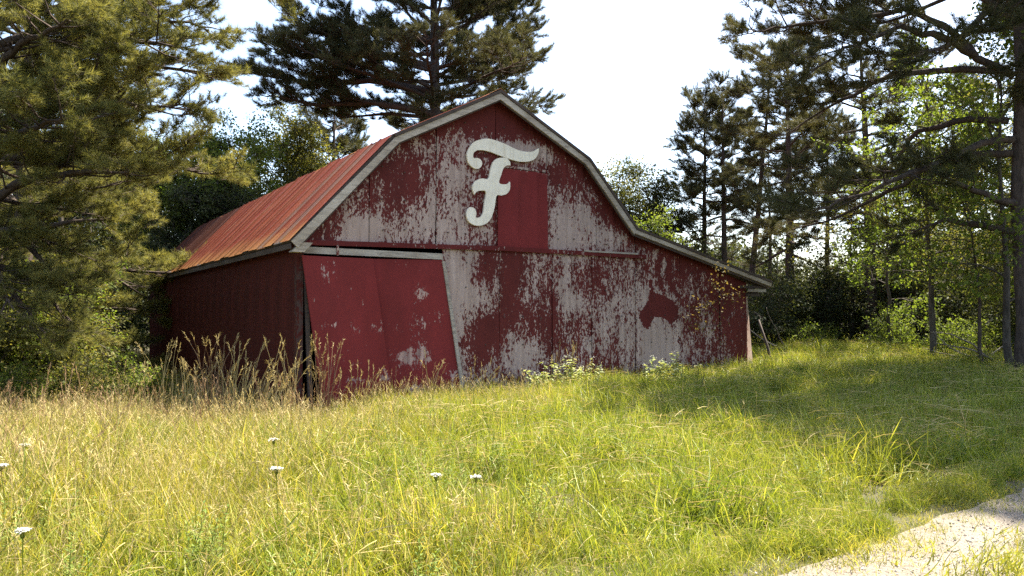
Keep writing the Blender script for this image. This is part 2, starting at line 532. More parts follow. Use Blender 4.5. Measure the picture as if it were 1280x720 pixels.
# ------------------------------------------------------------------ ground
BU = np.array([math.cos(math.radians(32.7)), math.sin(math.radians(32.7))])
BV = np.array([-BU[1], BU[0]])
P0 = np.array([-4.18, 15.0])
BLEN = 19.8
def barn_uv(x, y):
    dx, dy = x - P0[0], y - P0[1]
    return dx * BU[0] + dy * BU[1], dx * BV[0] + dy * BV[1]
def sstep(x, a, b):
    t = np.clip((x - a) / (b - a), 0, 1)
    return t * t * (3 - 2 * t)
TR0 = np.array([2.27, 4.70]); TRD = unit(np.array([0.79, 0.60])); TRN = np.array([TRD[1], -TRD[0]])
def track_sd(x, y):
    """along the track, and across it from the middle of the near rut (positive to the right)"""
    dx, dy = x - TR0[0], y - TR0[1]
    return dx * TRD[0] + dy * TRD[1], dx * TRN[0] + dy * TRN[1]
def ground_z(x, y):
    x = np.asarray(x, float); y = np.asarray(y, float)
    z = -0.12 * sstep(y, 6, 14)
    z = z - 0.46 * sstep(-x, -1.5, 6.5) * sstep(y, 8, 15)
    z = z + 0.42 * sstep(x, 2, 13) * sstep(y, 11, 26)
    z = z + 0.05 * np.sin(x * .9 + 1.3) * np.sin(y * .7) * sstep(y, 4, 8) * (1 - sstep(y, 30, 60))
    z = z + 2.5 * sstep(np.hypot(x, y), 70, 260)
    s, d = track_sd(x, y)
    flat = 1 - sstep(np.abs(d - .8), 1.5, 2.6)
    z = z * (1 - flat * .85)
    for c in (0.0, 1.55):
        z = z - 0.035 * np.exp(-((d - c) / .32) ** 2) * (1 - sstep(s, 20, 26))
    return z

def axis(lo, hi, fine_lo, fine_hi, step):
    xs = list(np.arange(fine_lo, fine_hi + 1e-6, step))
    s = step; x = xs[-1]
    while x < hi:
        s *= 1.25; x += s; xs.append(x)
    s = step; x = xs[0]
    while x > lo:
        s *= 1.25; x -= s; xs.insert(0, x)
    return np.array(xs)
gx = axis(-600, 600, -22, 22, .35); gy = axis(-300, 900, -3, 42, .35)
X, Y = np.meshgrid(gx, gy, indexing='ij')
Z = ground_z(X, Y)
nv = len(gy)
vv = np.stack([X, Y, Z], -1).reshape(-1, 3)
I, J = np.meshgrid(np.arange(len(gx) - 1), np.arange(nv - 1), indexing='ij')
q = (I * nv + J).ravel()
faces = np.stack([q, q + nv, q + nv + 1, q + 1], 1).tolist()
me = bpy.data.meshes.new('field_ground'); me.from_pydata(vv.tolist(), [], faces)
me.polygons.foreach_set('use_smooth', [True] * len(faces)); me.materials.append(M['soil'])
tag(link('field_ground', me), kind='structure')

mb = MB()
ss = np.arange(-9, 24, .22); dd = np.linspace(-.40, 2.1, 16)
rows = []
for s in ss:
    j0, j1 = rng.normal() * .03, rng.normal() * .03
    for k, d in enumerate(dd):
        d2 = d + (j0 if k == 0 else 0) + (j1 if k == len(dd) - 1 else 0)
        p = TR0 + TRD * s + TRN * d2
        rows.append((p[0], p[1], float(ground_z(p[0], p[1])) + .025))
nd_ = len(dd)
mb.add(rows, [(i*nd_+j, i*nd_+j+1, (i+1)*nd_+j+1, (i+1)*nd_+j) for i in range(len(ss)-1) for j in range(nd_-1)])
tag(mb.build('gravel_track', 'gravel', smooth=True, normals=True), kind='structure')

# ------------------------------------------------------------------ the barn
barn = empty('barn', (P0[0], P0[1], 0.0), math.radians(32.7))
tag(barn, 'weathered red barn with gambrel roof, peeling paint and a lean-to', 'barn')
ROOF = [(-0.25, 3.02), (1.87, 5.33), (4.47, 6.67), (7.03, 5.40), (8.55, 3.80), (13.68, 2.57)]
def roof_z(u):
    return float(np.interp(u, [p[0] for p in ROOF], [p[1] for p in ROOF]))
ZB = -0.75

HORSE = [(9.36, 2.18), (9.7, 2.09), (10.04, 1.94), (10.22, 1.71), (10.21, 1.49), (9.96, 1.33), (9.84, 1.45), (9.66, 1.52), (9.38, 1.54), (9.27, 1.39), (9.15, 1.22), (8.95, 1.35), (8.86, 1.54), (8.91, 1.68), (9.03, 1.79), (9.16, 1.97), (9.25, 2.25), (9.22, 2.5), (9.3, 2.5)]
def in_poly(x, y, poly):
    c = False; n = len(poly)
    for i in range(n):
        x1, y1 = poly[i]; x2, y2 = poly[(i+1) % n]
        if (y1 > y) != (y2 > y) and x < (x2-x1)*(y-y1)/(y2-y1)+x1:
            c = not c
    return c
BLOBS = [  # u, z, radius u, radius z, more (+) or less (-) paint gone
    (1.25, 3.3, .45, .35, .50), (0.55, 3.6, .5, .6, -.10), (1.1, 4.1, .3, .4, .10),
    (2.3, 4.6, .6, .45, -.16), (1.7, 3.3, .5, .35, .15), (2.5, 3.4, .6, .3, .12), (2.5, 5.2, .5, .35, .10), (2.85, 4.0, .25, .5, .12),
    (3.5, 4.6, .5, .9, .18), (3.3, 3.5, .4, .4, .16), (4.2, 3.4, .3, .3, .12), (4.1, 5.35, .5, .3, -.05),
    (4.9, 5.45, .8, .17, .36), (5.6, 5.35, .4, .22, .34), (4.5, 6.2, 1.1, .5, -.40),
    (6.5, 4.0, .55, .65, .26), (7.2, 3.9, .3, .6, .22), (6.3, 4.95, .4, .3, -.16), (6.9, 4.6, .25, .4, -.16), (6.5, 3.3, .5, .3, .12),
    (7.9, 3.5, .6, .3, .25), (8.0, 4.2, .5, .3, -.2),
    (3.5, 2.2, .45, .9, .24), (4.3, 1.95, .5, .35, .26), (4.3, 1.05, .35, .5, -.42), (3.6, .5, .4, .5, .10), (3.4, 1.3, .3, .4, .1),
    (4.3, 2.6, .25, .3, -.15), (4.95, 2.3, .3, .8, -.28), (5.6, 2.1, .25, .8, .10), (5.2, .65, .7, .4, .34), (5.3, 1.6, .7, .3, -.10),
    (6.3, 1.0, .5, .6, -.15), (6.9, 1.9, .5, .3, .18), (6.4, 2.3, .3, .6, .10), (7.6, 1.4, .6, .8, .14), (7.6, 2.3, .4, .4, -.10), (8.3, 1.0, .3, .7, .14),
    (9.3, 1.6, .75, 1.2, .27), (9.6, .55, .6, .6, .32), (10.7, .7, .25, .6, .12), (11.3, 1.2, .25, .7, .20), (12.0, .9, .3, .8, .05), (11.0, 2.2, .4, .5, .12),
    (11.6, 2.3, .9, .5, -.12), (12.7, 1.5, .7, 1.0, -.18)]
def wear(u, z):
    w = -.10 if z > 3.05 else -.065
    if z < 3.05 and u > 8.7: w = -0.12
    for (a_, b_, ru, rz, am) in BLOBS:
        w += am * math.exp(-((u - a_) / ru) ** 2 - ((z - b_) / rz) ** 2)
    d = roof_z(u) - z
    w -= 0.42 * math.exp(-(d / .26) ** 2)
    if u > 8.6 and in_poly(u, z, HORSE): w = -.40
    for uu in (9.62, 9.95):
        if 2.2 < z < 3.2: w -= .25 * math.exp(-((u - uu - .1 * math.sin(z * 4)) / .09) ** 2)
    return w

def sheet(name, u0, u1, z0, z1, v, mat='paint', wearf=wear, top=None, thick=.012, tilt=0.0, step=.1, ragged=0.0, parent=barn):
    """a flat sheet of siding with a folded edge, following the roof line when top is given"""
    nu = max(2, int((u1 - u0) / step) + 1); nz = max(2, int((z1 - z0) / step) + 1)
    us = np.linspace(u0, u1, nu)
    V = []; W = []
    for i, u in enumerate(us):
        zt = min(z1, top(u)) if top else z1
        zb = z0 + (rng.random() * ragged if ragged else 0)
        for k in range(nz):
            z = zb + (zt - zb) * k / (nz - 1)
            t = i / (nu - 1)
            lip = -.004 if i == 0 else (-.016 if i % max(3, int(.5 / step)) == 0 and i < nu - 2 else 0.0)
            wob = .006 * math.sin(u * 5.1 + z * 1.7) + .005 * math.sin(z * 3.1 + u0 * 7)
            V.append((u, v + lip + wob * (0 if lip else 1) + tilt * (t - .5), z)); W.append(wearf(u, z))
    F = [(i*nz+k, (i+1)*nz+k, (i+1)*nz+k+1, i*nz+k+1) for i in range(nu-1) for k in range(nz-1)]
    n = len(V)
    V += [(a_, b_ + thick, c_) for a_, b_, c_ in V]; W += W
    F += [(i*nz+k+n, i*nz+k+1+n, (i+1)*nz+k+1+n, (i+1)*nz+k+n) for i in range(nu-1) for k in range(nz-1)]
    for i in range(nu - 1):
        a0, b0 = i*nz, (i+1)*nz
        F.append((a0, a0+n, b0+n, b0)); a0 += nz-1; b0 += nz-1; F.append((a0, b0, b0+n, a0+n))
    for k in range(nz - 1):
        F.append((k, k+1, k+1+n, k+n)); a0 = (nu-1)*nz+k; F.append((a0, a0+n, a0+1+n, a0+1))
    mb = MB(); mb.add(V, F, W)
    return mb.build(name, mat, parent, attr='wear')

UT = lambda u: roof_z(u) - .10
# gable sheets, above the belt board
for i, (u0, u1) in enumerate([(0.02, 1.46), (1.475, 3.00), (3.015, 4.52), (4.535, 5.95), (5.965, 7.44), (7.455, 8.72)]):
    sheet('siding_panel', u0, u1, 3.02, 9, .0 + (.006 if i % 2 else -.004), top=UT, tilt=rng.normal() * .008)
# sheets below it
for i, (u0, u1) in enumerate([(3.16, 4.625), (4.64, 6.09), (6.105, 7.30), (7.315, 8.73)]):
    sheet('siding_panel', u0, u1, ZB, 3.015, .0 + (.006 if i % 2 else -.005), tilt=rng.normal() * .012, ragged=.05)
for i, (u0, u1) in enumerate([(8.745, 10.29), (10.305, 11.83), (11.845, 12.93)]):
    sheet('siding_panel', u0, u1, ZB, 9, .004 + (.006 if i % 2 else -.005), top=UT, tilt=rng.normal() * .012, ragged=.05, step=.045 if i == 0 else .1)
# the flared sheet at the lean-to corner, peeling away from the frame
mb = MB(); V = []; W = []
for i in range(7):
    t = i / 6
    for k in range(17):
        z = ZB + (2.15 - ZB) * k / 16
        fl = (1 - max(0, z) / 2.15)
        V.append((12.94 + t * (.05 + .60 * fl), .0 + t * (.02 + .31 * fl), z)); W.append(.10 + .25 * t)
mb.add(V, [(i*17+k, (i+1)*17+k, (i+1)*17+k+1, i*17+k+1) for i in range(6) for k in range(16)], W)
o = mb.build('siding_panel', 'paint', barn, attr='wear')
o['label'] = 'bent corner sheet flaring away from the lean-to, lit along its edge'
sm = o.modifiers.new('thickness', 'SOLIDIFY'); sm.thickness = .008

# rusty nail heads along the crimps
mb = MB()
for u0 in np.arange(.25, 12.8, .5):
    for z0 in np.arange(.3, 6.4, .62):
        if z0 > roof_z(u0) - .3 or (u0 < 3.2 and z0 < 3.1) or rng.random() < .25: continue
        uu, zz_ = u0 + rng.normal() * .02, z0 + rng.normal() * .03
        mb.box((uu - .013, -.030, zz_ - .013), (uu + .013, -.006, zz_ + .013))
mb.build('nail', 'darkwood', barn)['kind'] = 'stuff'
# loft door with header
sheet('loft_door', 4.56, 5.945, 3.10, 4.95, -.045, mat='paint_door', wearf=lambda u, z: -.41 + (.30 if z > 4.88 else 0) + .12 * math.exp(-((u - 5.9) / .1) ** 2), thick=.03)['label'] = 'plain dark red loft door below the letter'
mb = MB(); mb.box((4.72, -.06, 4.965), (5.96, -.005, 5.02)); mb.build('door_header', 'paint_trim', barn, attr='wear')
# belt board
mb = MB()
pts = [(0.06, 3.01), (4.6, 3.10), (9.05, 3.09)]
for (ua, za), (ub, zb) in zip(pts[:-1], pts[1:]):
    for k in range(12):
        a0 = ua + (ub - ua) * k / 12; b0 = ua + (ub - ua) * (k + 1) / 12
        c0 = za + (zb - za) * k / 12; d0 = za + (zb - za) * (k + 1) / 12
        mb.add([(a0,-.075,c0-.05),(b0,-.075,d0-.05),(b0,-.02,d0-.05),(a0,-.02,c0-.05),(a0,-.075,c0+.05),(b0,-.075,d0+.05),(b0,-.02,d0+.05),(a0,-.02,c0+.05)],
               [(0,3,2,1),(4,5,6,7),(0,1,5,4),(2,3,7,6)], [-.25] * 8)
mb.build('belt_board', 'paint_trim', barn, attr='wear')
mb = MB(); mb.box((7.0, -.09, 3.13), (8.75, -.078, 3.17)); mb.build('batten', 'greywood', barn)
# sliding door track board
mb = MB(); mb.add([(0.10,-.06,2.80),(3.14,-.06,2.79),(3.14,-.015,2.79),(0.10,-.015,2.80),(0.10,-.06,2.93),(3.14,-.06,2.92),(3.14,-.015,2.92),(0.10,-.015,2.93)],
                  [(0,3,2,1),(4,5,6,7),(0,1,5,4),(1,2,6,5),(2,3,7,6),(3,0,4,7)])
mb.build('door_track', 'greywood', barn)
for u in (.75,):
    mb = MB(); mb.box((u, -.075, 2.78), (u + .05, -.062, 2.99)); mb.build('track_bracket', 'paint_trim', barn, attr='wear')

def racked(name, tl, tr, br, bl, v_top, v_bot, thick, mat, wf, nu=16, nz=26):
    V = []; W = []
    for i in range(nu + 1):
        s = i / nu
        for k in range(nz + 1):
            t = k / nz
            top = np.array(tl) * (1 - s) + np.array(tr) * s; bot = np.array(bl) * (1 - s) + np.array(br) * s
            p = bot * (1 - t) + top * t
            v = v_bot + (v_top - v_bot) * t + .008 * math.sin(s * 7 + t * 5)
            V.append((p[0], v, p[1])); W.append(wf(s, t))
    n = len(V); m1 = nz + 1
    V += [(x, y + thick, z) for x, y, z in V]; W += W
    F = []
    for i in range(nu):
        for k in range(nz):
            F.append((i*m1+k, (i+1)*m1+k, (i+1)*m1+k+1, i*m1+k+1)); F.append((i*m1+k+n, i*m1+k+1+n, (i+1)*m1+k+1+n, (i+1)*m1+k+n))
        a0, b0 = i*m1, (i+1)*m1
        F.append((a0, a0+n, b0+n, b0)); F.append((a0+nz, b0+nz, b0+nz+n, a0+nz+n))
    for k in range(nz):
        F.append((k, k+1, k+1+n, k+n)); a0 = nu*m1+k; F.append((a0, a0+n, a0+1+n, a0+1))
    mb = MB(); mb.add(V, F, W)
    return mb.build(name, mat, barn, attr='wear')
def wdoor1(s, t):
    w = -.385
    for (a_, b_, ra, rb, am) in [(.28, .9, .06, .10, .42), (.42, .9, .03, .1, .34), (.62, .8, .06, .03, .3), (.9, .55, .12, .035, .42), (.2, .57, .25, .018, .40), (.95, .25, .1, .05, .4), (.5, .22, .5, .02, .36), (.1, .7, .06, .05, .3), (.75, .7, .05, .04, .35), (.6, .56, .08, .03, .3), (.97, .75, .03, .2, .3)]:
        w += am * math.exp(-((s-a_)/ra)**2 - ((t-b_)/rb)**2)
    return w
def wdoor2(s, t):
    w = -.37
    for (a_, b_, ra, rb, am) in [(.62, .78, .14, .05, .44), (.55, .58, .14, .05, .42), (.25, .36, .18, .06, .48), (.55, .38, .12, .06, .44), (.3, .15, .3, .04, .38), (.9, .22, .12, .08, .42), (.07, .9, .05, .02, .4), (.3, .74, .06, .06, .34), (.5, .95, .3, .015, .34), (.85, .62, .08, .05, .3), (.2, .55, .1, .05, .3)]:
        w += am * math.exp(-((s-a_)/ra)**2 - ((t-b_)/rb)**2)
    return w
d1 = racked('sliding_door', (0.04, 2.75), (1.505, 2.74), (1.985, -.45), (0.49, -.45), -.12, -.22, .045, 'paint_door', wdoor1)
d1['label'] = 'sliding door leaf beside the corner post, racked out of square'
d2 = racked('sliding_door', (1.53, 2.745), (3.14, 2.785), (3.635, -.45), (2.015, -.45), -.035, -.13, .035, 'paint_door', wdoor2)
d2['label'] = 'scuffed sliding door leaf beside the siding panels'
mb = MB(); mb.add([(3.13,-.07,2.76),(3.20,-.07,2.76),(3.72,-.165,-.45),(3.63,-.165,-.45),(3.13,-.02,2.76),(3.20,-.02,2.76),(3.72,-.115,-.45),(3.63,-.115,-.45)],
                  [(0,3,2,1),(4,5,6,7),(0,1,5,4),(1,2,6,5),(2,3,7,6),(3,0,4,7)])
mb.build('edge_strip', 'greywood', d2, normals=True)
# corner post and inner frame
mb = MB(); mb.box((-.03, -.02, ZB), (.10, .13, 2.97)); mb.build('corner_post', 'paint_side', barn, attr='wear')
mb = MB(); mb.add([(.10,-.03,2.7),(.17,-.03,2.7),(.34,-.05,ZB),(.24,-.05,ZB),(.10,.03,2.7),(.17,.03,2.7),(.34,.02,ZB),(.24,.02,ZB)],
                  [(0,3,2,1),(4,5,6,7),(0,1,5,4),(1,2,6,5),(2,3,7,6),(3,0,4,7)]); mb.build('door_post', 'darkwood', barn, normals=True)

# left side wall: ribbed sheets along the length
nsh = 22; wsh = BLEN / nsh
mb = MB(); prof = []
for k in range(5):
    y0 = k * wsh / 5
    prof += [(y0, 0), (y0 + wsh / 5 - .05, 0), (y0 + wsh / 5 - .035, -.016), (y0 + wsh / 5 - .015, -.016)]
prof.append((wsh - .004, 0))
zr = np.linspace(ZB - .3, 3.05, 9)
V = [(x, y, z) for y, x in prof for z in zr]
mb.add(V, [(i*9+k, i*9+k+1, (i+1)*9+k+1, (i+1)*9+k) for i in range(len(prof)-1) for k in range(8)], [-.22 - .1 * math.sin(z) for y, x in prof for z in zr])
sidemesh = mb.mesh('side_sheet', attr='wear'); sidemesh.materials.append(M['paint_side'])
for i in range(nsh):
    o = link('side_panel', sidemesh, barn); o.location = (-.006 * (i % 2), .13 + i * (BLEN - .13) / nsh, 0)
# right and back walls, inner floor darkness comes from being closed
mb = MB(); mb.box((13.0, .12, ZB), (13.06, BLEN, 2.62)); mb.build('lean_to_wall', 'paint_side', barn, attr='wear')
poly = [(0.02, ZB)] + [(max(0.02, min(13.05, u)), z - .1) for u, z in ROOF] + [(13.05, ZB)]
poly = [(0.02, ZB), (0.02, 3.2)] + [(u, z - .1) for u, z in ROOF[1:5]] + [(13.05, 2.6), (13.05, ZB)]
mb = MB(); mb.prism(poly, BLEN, BLEN + .04); mb.build('back_wall', 'inside', barn)
mb = MB(); mb.box((8.72, .1, ZB), (8.78, BLEN, 3.6)); mb.build('inner_wall', 'inside', barn)

# roof
R0, R1 = -.30, BLEN + .2
def slope_mesh(name, pa, pb, width, pitch_ribs):
    """one roofing sheet: x across (along the barn), y up the slope; raised seam at one edge"""
    L = math.hypot(pb[0]-pa[0], pb[1]-pa[1])
    prof = [(0, 0), (.018, .028), (.032, .028), (.05, 0)] if pitch_ribs < 5 else [(0, 0)]
    for k in range(1, pitch_ribs):
        c = width * k / pitch_ribs
        prof += [(c - .02, 0), (c, .010), (c + .02, 0)]
    prof.append((width + .004, 0))
    ny = 12
    mb = MB()
    V = [(x, L * k / ny, z) for x, z in prof for k in range(ny + 1)]
    m1 = ny + 1
    F = [(i*m1+k, (i+1)*m1+k, (i+1)*m1+k+1, i*m1+k+1) for i in range(len(prof)-1) for k in range(ny)]
    mb.add(V, F)
    me = mb.mesh(name); me.materials.append(M['roof'])
    return me, L
def slope_matrix(pa, pb, v, flip=False):
    up = Vector((pb[0]-pa[0], 0, pb[1]-pa[1])).normalized()
    ax = Vector((0, -1, 0)) if not flip else Vector((0, 1, 0))
    nrm = ax.cross(up)
    mt = Matrix((ax, up, nrm)).transposed().to_4x4()
    mt.translation = Vector((pa[0], v, pa[1]))
    return mt
nrs = 33; wr = (R1 - R0) / nrs
me, L1 = slope_mesh('roof_sheet', ROOF[0], ROOF[1], wr, 3)
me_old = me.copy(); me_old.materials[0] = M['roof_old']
for i in range(nrs):
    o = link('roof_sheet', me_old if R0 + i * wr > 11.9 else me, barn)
    sag = .012 * math.sin(i * 1.7) + .01 * rng.normal()
    mt = slope_matrix(ROOF[0], ROOF[1], R0 + (i + 1) * wr)
    mt.translation += Vector((-.02 + .02 * rng.normal(), 0, sag))
    o.matrix_local = mt
for (pa, pb, fl) in ((ROOF[1], ROOF[2], False), (ROOF[3], ROOF[2], True), (ROOF[4], ROOF[3], True), (ROOF[5], ROOF[4], True)):
    me, L1 = slope_mesh('upper_sheet', pa, pb, wr * 3, 9)
    for i in range(nrs // 3):
        o = link('roof_sheet', me, barn)
        o.matrix_local = slope_matrix(pa, pb, R0 + ((i + 1) * wr * 3 if not fl else i * wr * 3), fl)
# deck boards under the sheets (dark, seen from below at the overhang) and the ridge cap
def slab(pa, pb, t0, t1, y0, y1):
    d = unit(np.array([pb[0]-pa[0], pb[1]-pa[1]])); nn = np.array([-d[1], d[0]])
    if nn[1] < 0: nn = -nn
    a_, b_ = np.array(pa), np.array(pb)
    return [tuple(a_ - nn*t0), tuple(b_ - nn*t0), tuple(b_ - nn*t1), tuple(a_ - nn*t1)]
off = .205
def mitre(i, d):
    p = np.array(ROOF[i])
    def nrm(k):
        v = unit(np.array(ROOF[k+1]) - np.array(ROOF[k])); n_ = np.array([v[1], -v[0]]); return n_
    if i == 0: n_ = nrm(0)
    elif i == 5: n_ = nrm(4)
    else:
        n1, n2 = nrm(i-1), nrm(i); n_ = n1 + n2; n_ = n_ / (n_ @ n1)
    return tuple(p + n_ * d)
for i in range(5):
    pa, pb = ROOF[i], ROOF[i+1]
    mb = MB(); mb.prism([mitre(i, .004), mitre(i+1, .004), mitre(i+1, .068), mitre(i, .068)] if i else slab(pa, pb, .008, .055, 0, 0), R0 - .03 if i else R0 + .03, R1); mb.build('roof_deck', 'darkwood', barn, normals=True)
mb = MB(); mb.prism([(4.30, 6.60), (4.47, 6.70), (4.64, 6.60), (4.47, 6.685)], R0 - .01, R1); mb.build('ridge_cap', 'roof', barn, normals=True)
# fascia boards along the gable rake, mitred at the knees
for i in range(5):
    a0, b0 = mitre(i, .075 if i else .03), mitre(i+1, .075); a1, b1 = mitre(i, off if i < 4 else off - .03), mitre(i+1, off - .03 if i == 4 else off)
    # overlap-free: each board ends at the mitre line
    mb = MB(); mb.prism([a0, b0, b1, a1], R0 + .0 - .002 * i, R0 + .032)
    mb.build('fascia_board', 'fascia', barn, normals=True)
    # dark strip behind, its colour standing in for the shadow line under the roof
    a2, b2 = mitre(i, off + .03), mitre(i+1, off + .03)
    mb = MB(); mb.prism([mitre(i, .06), mitre(i+1, .06), b2, a2], R0 + .036, R0 + .06); mb.build('rake_shadow_strip', 'darkwood', barn, normals=True)
# eave board on the long side, boxed return at the corner, rafter ends
mb = MB(); mb.box((-.235, R0 + .07, 2.86), (-.205, R1 - .05, 2.965)); mb.build('eave_board', 'darkwood', barn)
mb = MB(); mb.prism([(-.21, 2.80), (.03, 2.80), (.20, 2.99), (.02, 2.99), (-.12, 2.90)], R0 + .02, R0 + .25)
mb.build('eave_return', 'fascia', barn, normals=True)
for i in range(24):
    v = .5 + i * .82
    mb = MB(); mb.prism([(-.20, 2.88), (.05, 3.10), (.05, 3.20), (-.20, 2.96)], v, v + .05); mb.build('rafter_end', 'darkwood', barn, normals=True)
# broken lean-to eave: rafters and boards sticking out
for k, (v, dz, du) in enumerate([(-.26, -.10, .0), (-.12, -.16, -.06), (.5, -.10, 0), (1.4, -.1, 0), (2.3, -.1, 0)]):
    mb = MB(); mb.prism([(11.6, roof_z(11.6) - .22), (13.52 + du, roof_z(13.5) - .20 + dz * .4), (13.52 + du, roof_z(13.5) - .08), (11.6, roof_z(11.6) - .08)], v, v + .07)
    mb.build('rafter', 'darkwood', barn, normals=True)
for k, (z, u0, u1) in enumerate([(2.24, 12.8, 13.52), (2.34, 12.5, 13.62), (2.12, 12.85, 13.38)]):
    mb = MB(); mb.box((u0, -.22 + .05 * k, z), (u1, -.17 + .05 * k, z + .075)); mb.build('loose_board', 'greywood' if k == 0 else 'darkwood', barn)
mb = MB(); mb.box((13.25, -.05, 2.14), (13.40, BLEN, 2.30)); mb.build('lean_to_beam', 'darkwood', barn)

def to_world(u, v, z):
    p = P0 + BU * u + BV * v
    return Vector((p[0], p[1], z))

# leaning pole at the lean-to corner
pole = MB()
pa, pb = to_world(13.20, -.20, 1.45), to_world(13.42, -.55, -.1)
pole.tube([tuple(pb), tuple((pa + pb) / 2 + Vector((.03, 0, 0))), tuple(pa)], [.042, .04, .03], 7)
tag(pole.build('leaning_pole', 'darkwood', smooth=True), 'dark wooden pole leaning against the lean-to corner', 'pole')

# the letter on the gable
F1 = [(3.90,5.09),(3.89,5.18),(3.94,5.24),(4.02,5.28),(4.17,5.29),(4.37,5.27),(4.64,5.21),(4.91,5.16),(5.14,5.14),(5.37,5.17),(5.54,5.24),(5.65,5.38),(5.67,5.52),(5.59,5.47),(5.47,5.41),(5.28,5.39),(5.05,5.41),(4.77,5.49),(4.50,5.55),(4.28,5.57),(4.09,5.53),(3.91,5.45),(3.79,5.31),(3.73,5.16),(3.76,4.99),(3.85,4.89),(3.98,4.85),(4.08,4.90),(4.12,4.99),(4.08,5.07),(3.99,5.10)]
F2 = [(4.28,4.66),(4.13,4.65),(3.98,4.60),(3.89,4.50),(3.87,4.40),(3.92,4.27),(3.98,4.34),(4.07,4.37),(4.22,4.36),(4.18,4.10),(4.15,3.89),(4.07,3.78),(3.96,3.76),(3.97,3.86),(3.92,3.96),(3.81,3.98),(3.73,3.89),(3.73,3.75),(3.80,3.64),(3.96,3.58),(4.13,3.60),(4.29,3.69),(4.38,3.83),(4.45,4.04),(4.50,4.29),(4.63,4.31),(4.77,4.36),(4.86,4.48),(4.86,4.65),(4.77,4.58),(4.57,4.59),(4.63,4.80),(4.68,4.93),(4.77,5.01),(4.87,5.02),(4.86,5.10),(4.77,5.18),(4.65,5.18),(4.51,5.14),(4.40,5.04),(4.34,4.87)]
SHARP1 = {12}; SHARP2 = {5, 28, 34}
def smooth_poly(pts, sharp, n=5):
    pts = [np.array(p) for p in pts]; k = len(pts); out = []
    for i in range(k):
        p0, p1, p2, p3 = pts[i-1], pts[i], pts[(i+1) % k], pts[(i+2) % k]
        if i in sharp: p0 = p1
        if (i+1) % k in sharp: p3 = p2
        for j in range(n):
            t = j / n
            out.append(tuple(.5*((2*p1)+(-p0+p2)*t+(2*p0-5*p1+4*p2-p3)*t*t+(-p0+3*p1-3*p2+p3)*t**3)))
    return out
letter = empty('letter_sign', to_world(4.6, -.085, 3.56), math.radians(32.7))
tag(letter, 'large off-white script letter F mounted on the barn gable', 'letter sign')
for nm, poly, sh in (('letter_flourish', F1, SHARP1), ('letter_stem', F2, SHARP2)):
    pl = smooth_poly([(x - 4.6, z - 3.56) for x, z in poly], sh)
    cu = MB()
    cu.prism(pl, 0 if nm == 'letter_stem' else .002, .05)
    import bmesh
    me = cu.mesh(nm)
    bm = bmesh.new(); bm.from_mesh(me)
    bmesh.ops.recalc_face_normals(bm, faces=bm.faces)
    bmesh.ops.triangulate(bm, faces=[f for f in bm.faces if len(f.verts) > 4], ngon_method='EAR_CLIP')
    bm.to_mesh(me); bm.free(); me.materials.append(M['letter'])
    link(nm, me, letter)
# ------------------------------------------------------------------ trees
def PX(px, depth):
    return (px - 640) / FPX * depth
def euler_dirs(d, r):
    d = unit(d)
    yaw = np.arctan2(-d[:, 0], d[:, 1]); pitch = np.arcsin(np.clip(d[:, 2], -1, 1))
    return np.stack([pitch, r.normal(size=len(d)) * .35, yaw], 1)

def limb_path(p0, az, el, L, r, n=7, up=.25, wig=.09):
    p = np.array(p0, float); d = np.array([math.cos(az) * math.cos(el), math.sin(az) * math.cos(el), math.sin(el)])
    out = [p.copy()]
    for i in range(n):
        d = unit(d + r.normal(size=3) * wig + np.array([0, 0, up * (i / n - .35) * .5]))
        p = p + d * L / n
        out.append(p.copy())
    return np.array(out)

def along(path, t):
    n = len(path) - 1; x = min(t * n, n - 1e-6); i = int(x); f = x - i
    return path[i] * (1 - f) + path[i+1] * f, unit(path[i+1] - path[i])

def dress(path, L, twigs, P, D, S, r, kind, dens, sc, start=.3, r0=.03):
    """side branches with sprays along a limb"""
    k = max(3, int(L * dens * (1 - start)))
    for j in range(k):
        t = start + (1 - start) * (j + r.random()) / k
        p, d = along(path, t)
        side = unit(np.cross(d, [0, 0, 1])) * (1 if j % 2 else -1)
        l = (.30 * L * (1.25 - t) + .35) * (.6 + .7 * r.random())
        l = min(l, 2.4)
        dd = unit(side * (.55 + .5 * r.random()) + d * (.5 + .5 * r.random()) + np.array([0, 0, r.normal() * .22 + .08]))
        q1 = p + dd * l * .5 + r.normal(size=3) * .04
        d2 = unit(dd + np.array([0, 0, .25]) + r.normal(size=3) * .15)
        q2 = q1 + d2 * l * .5
        twigs.tube([p, q1, q2], [r0 * .5, r0 * .35, r0 * .15], 3, False)
        ns = max(2, int(l * 3.2))
        for m in range(ns):
            f = .25 + .75 * (m + 1) / ns
            pp = p + (q1 - p) * min(1, f * 2) if f < .5 else q1 + (q2 - q1) * (f * 2 - 1)
            sdir = unit(d2 + unit(np.cross(d2, [0, 0, 1])) * r.normal() * .6 + np.array([0, 0, .12 + r.normal() * .25]))
            P.append(pp + r.normal(size=3) * .06); D.append(sdir); S.append(sc * (.75 + .5 * r.random()))
    p, d = along(path, 1.0)
    for m in range(3):
        P.append(p + r.normal(size=3) * .08); D.append(unit(d + r.normal(size=3) * .3)); S.append(sc)

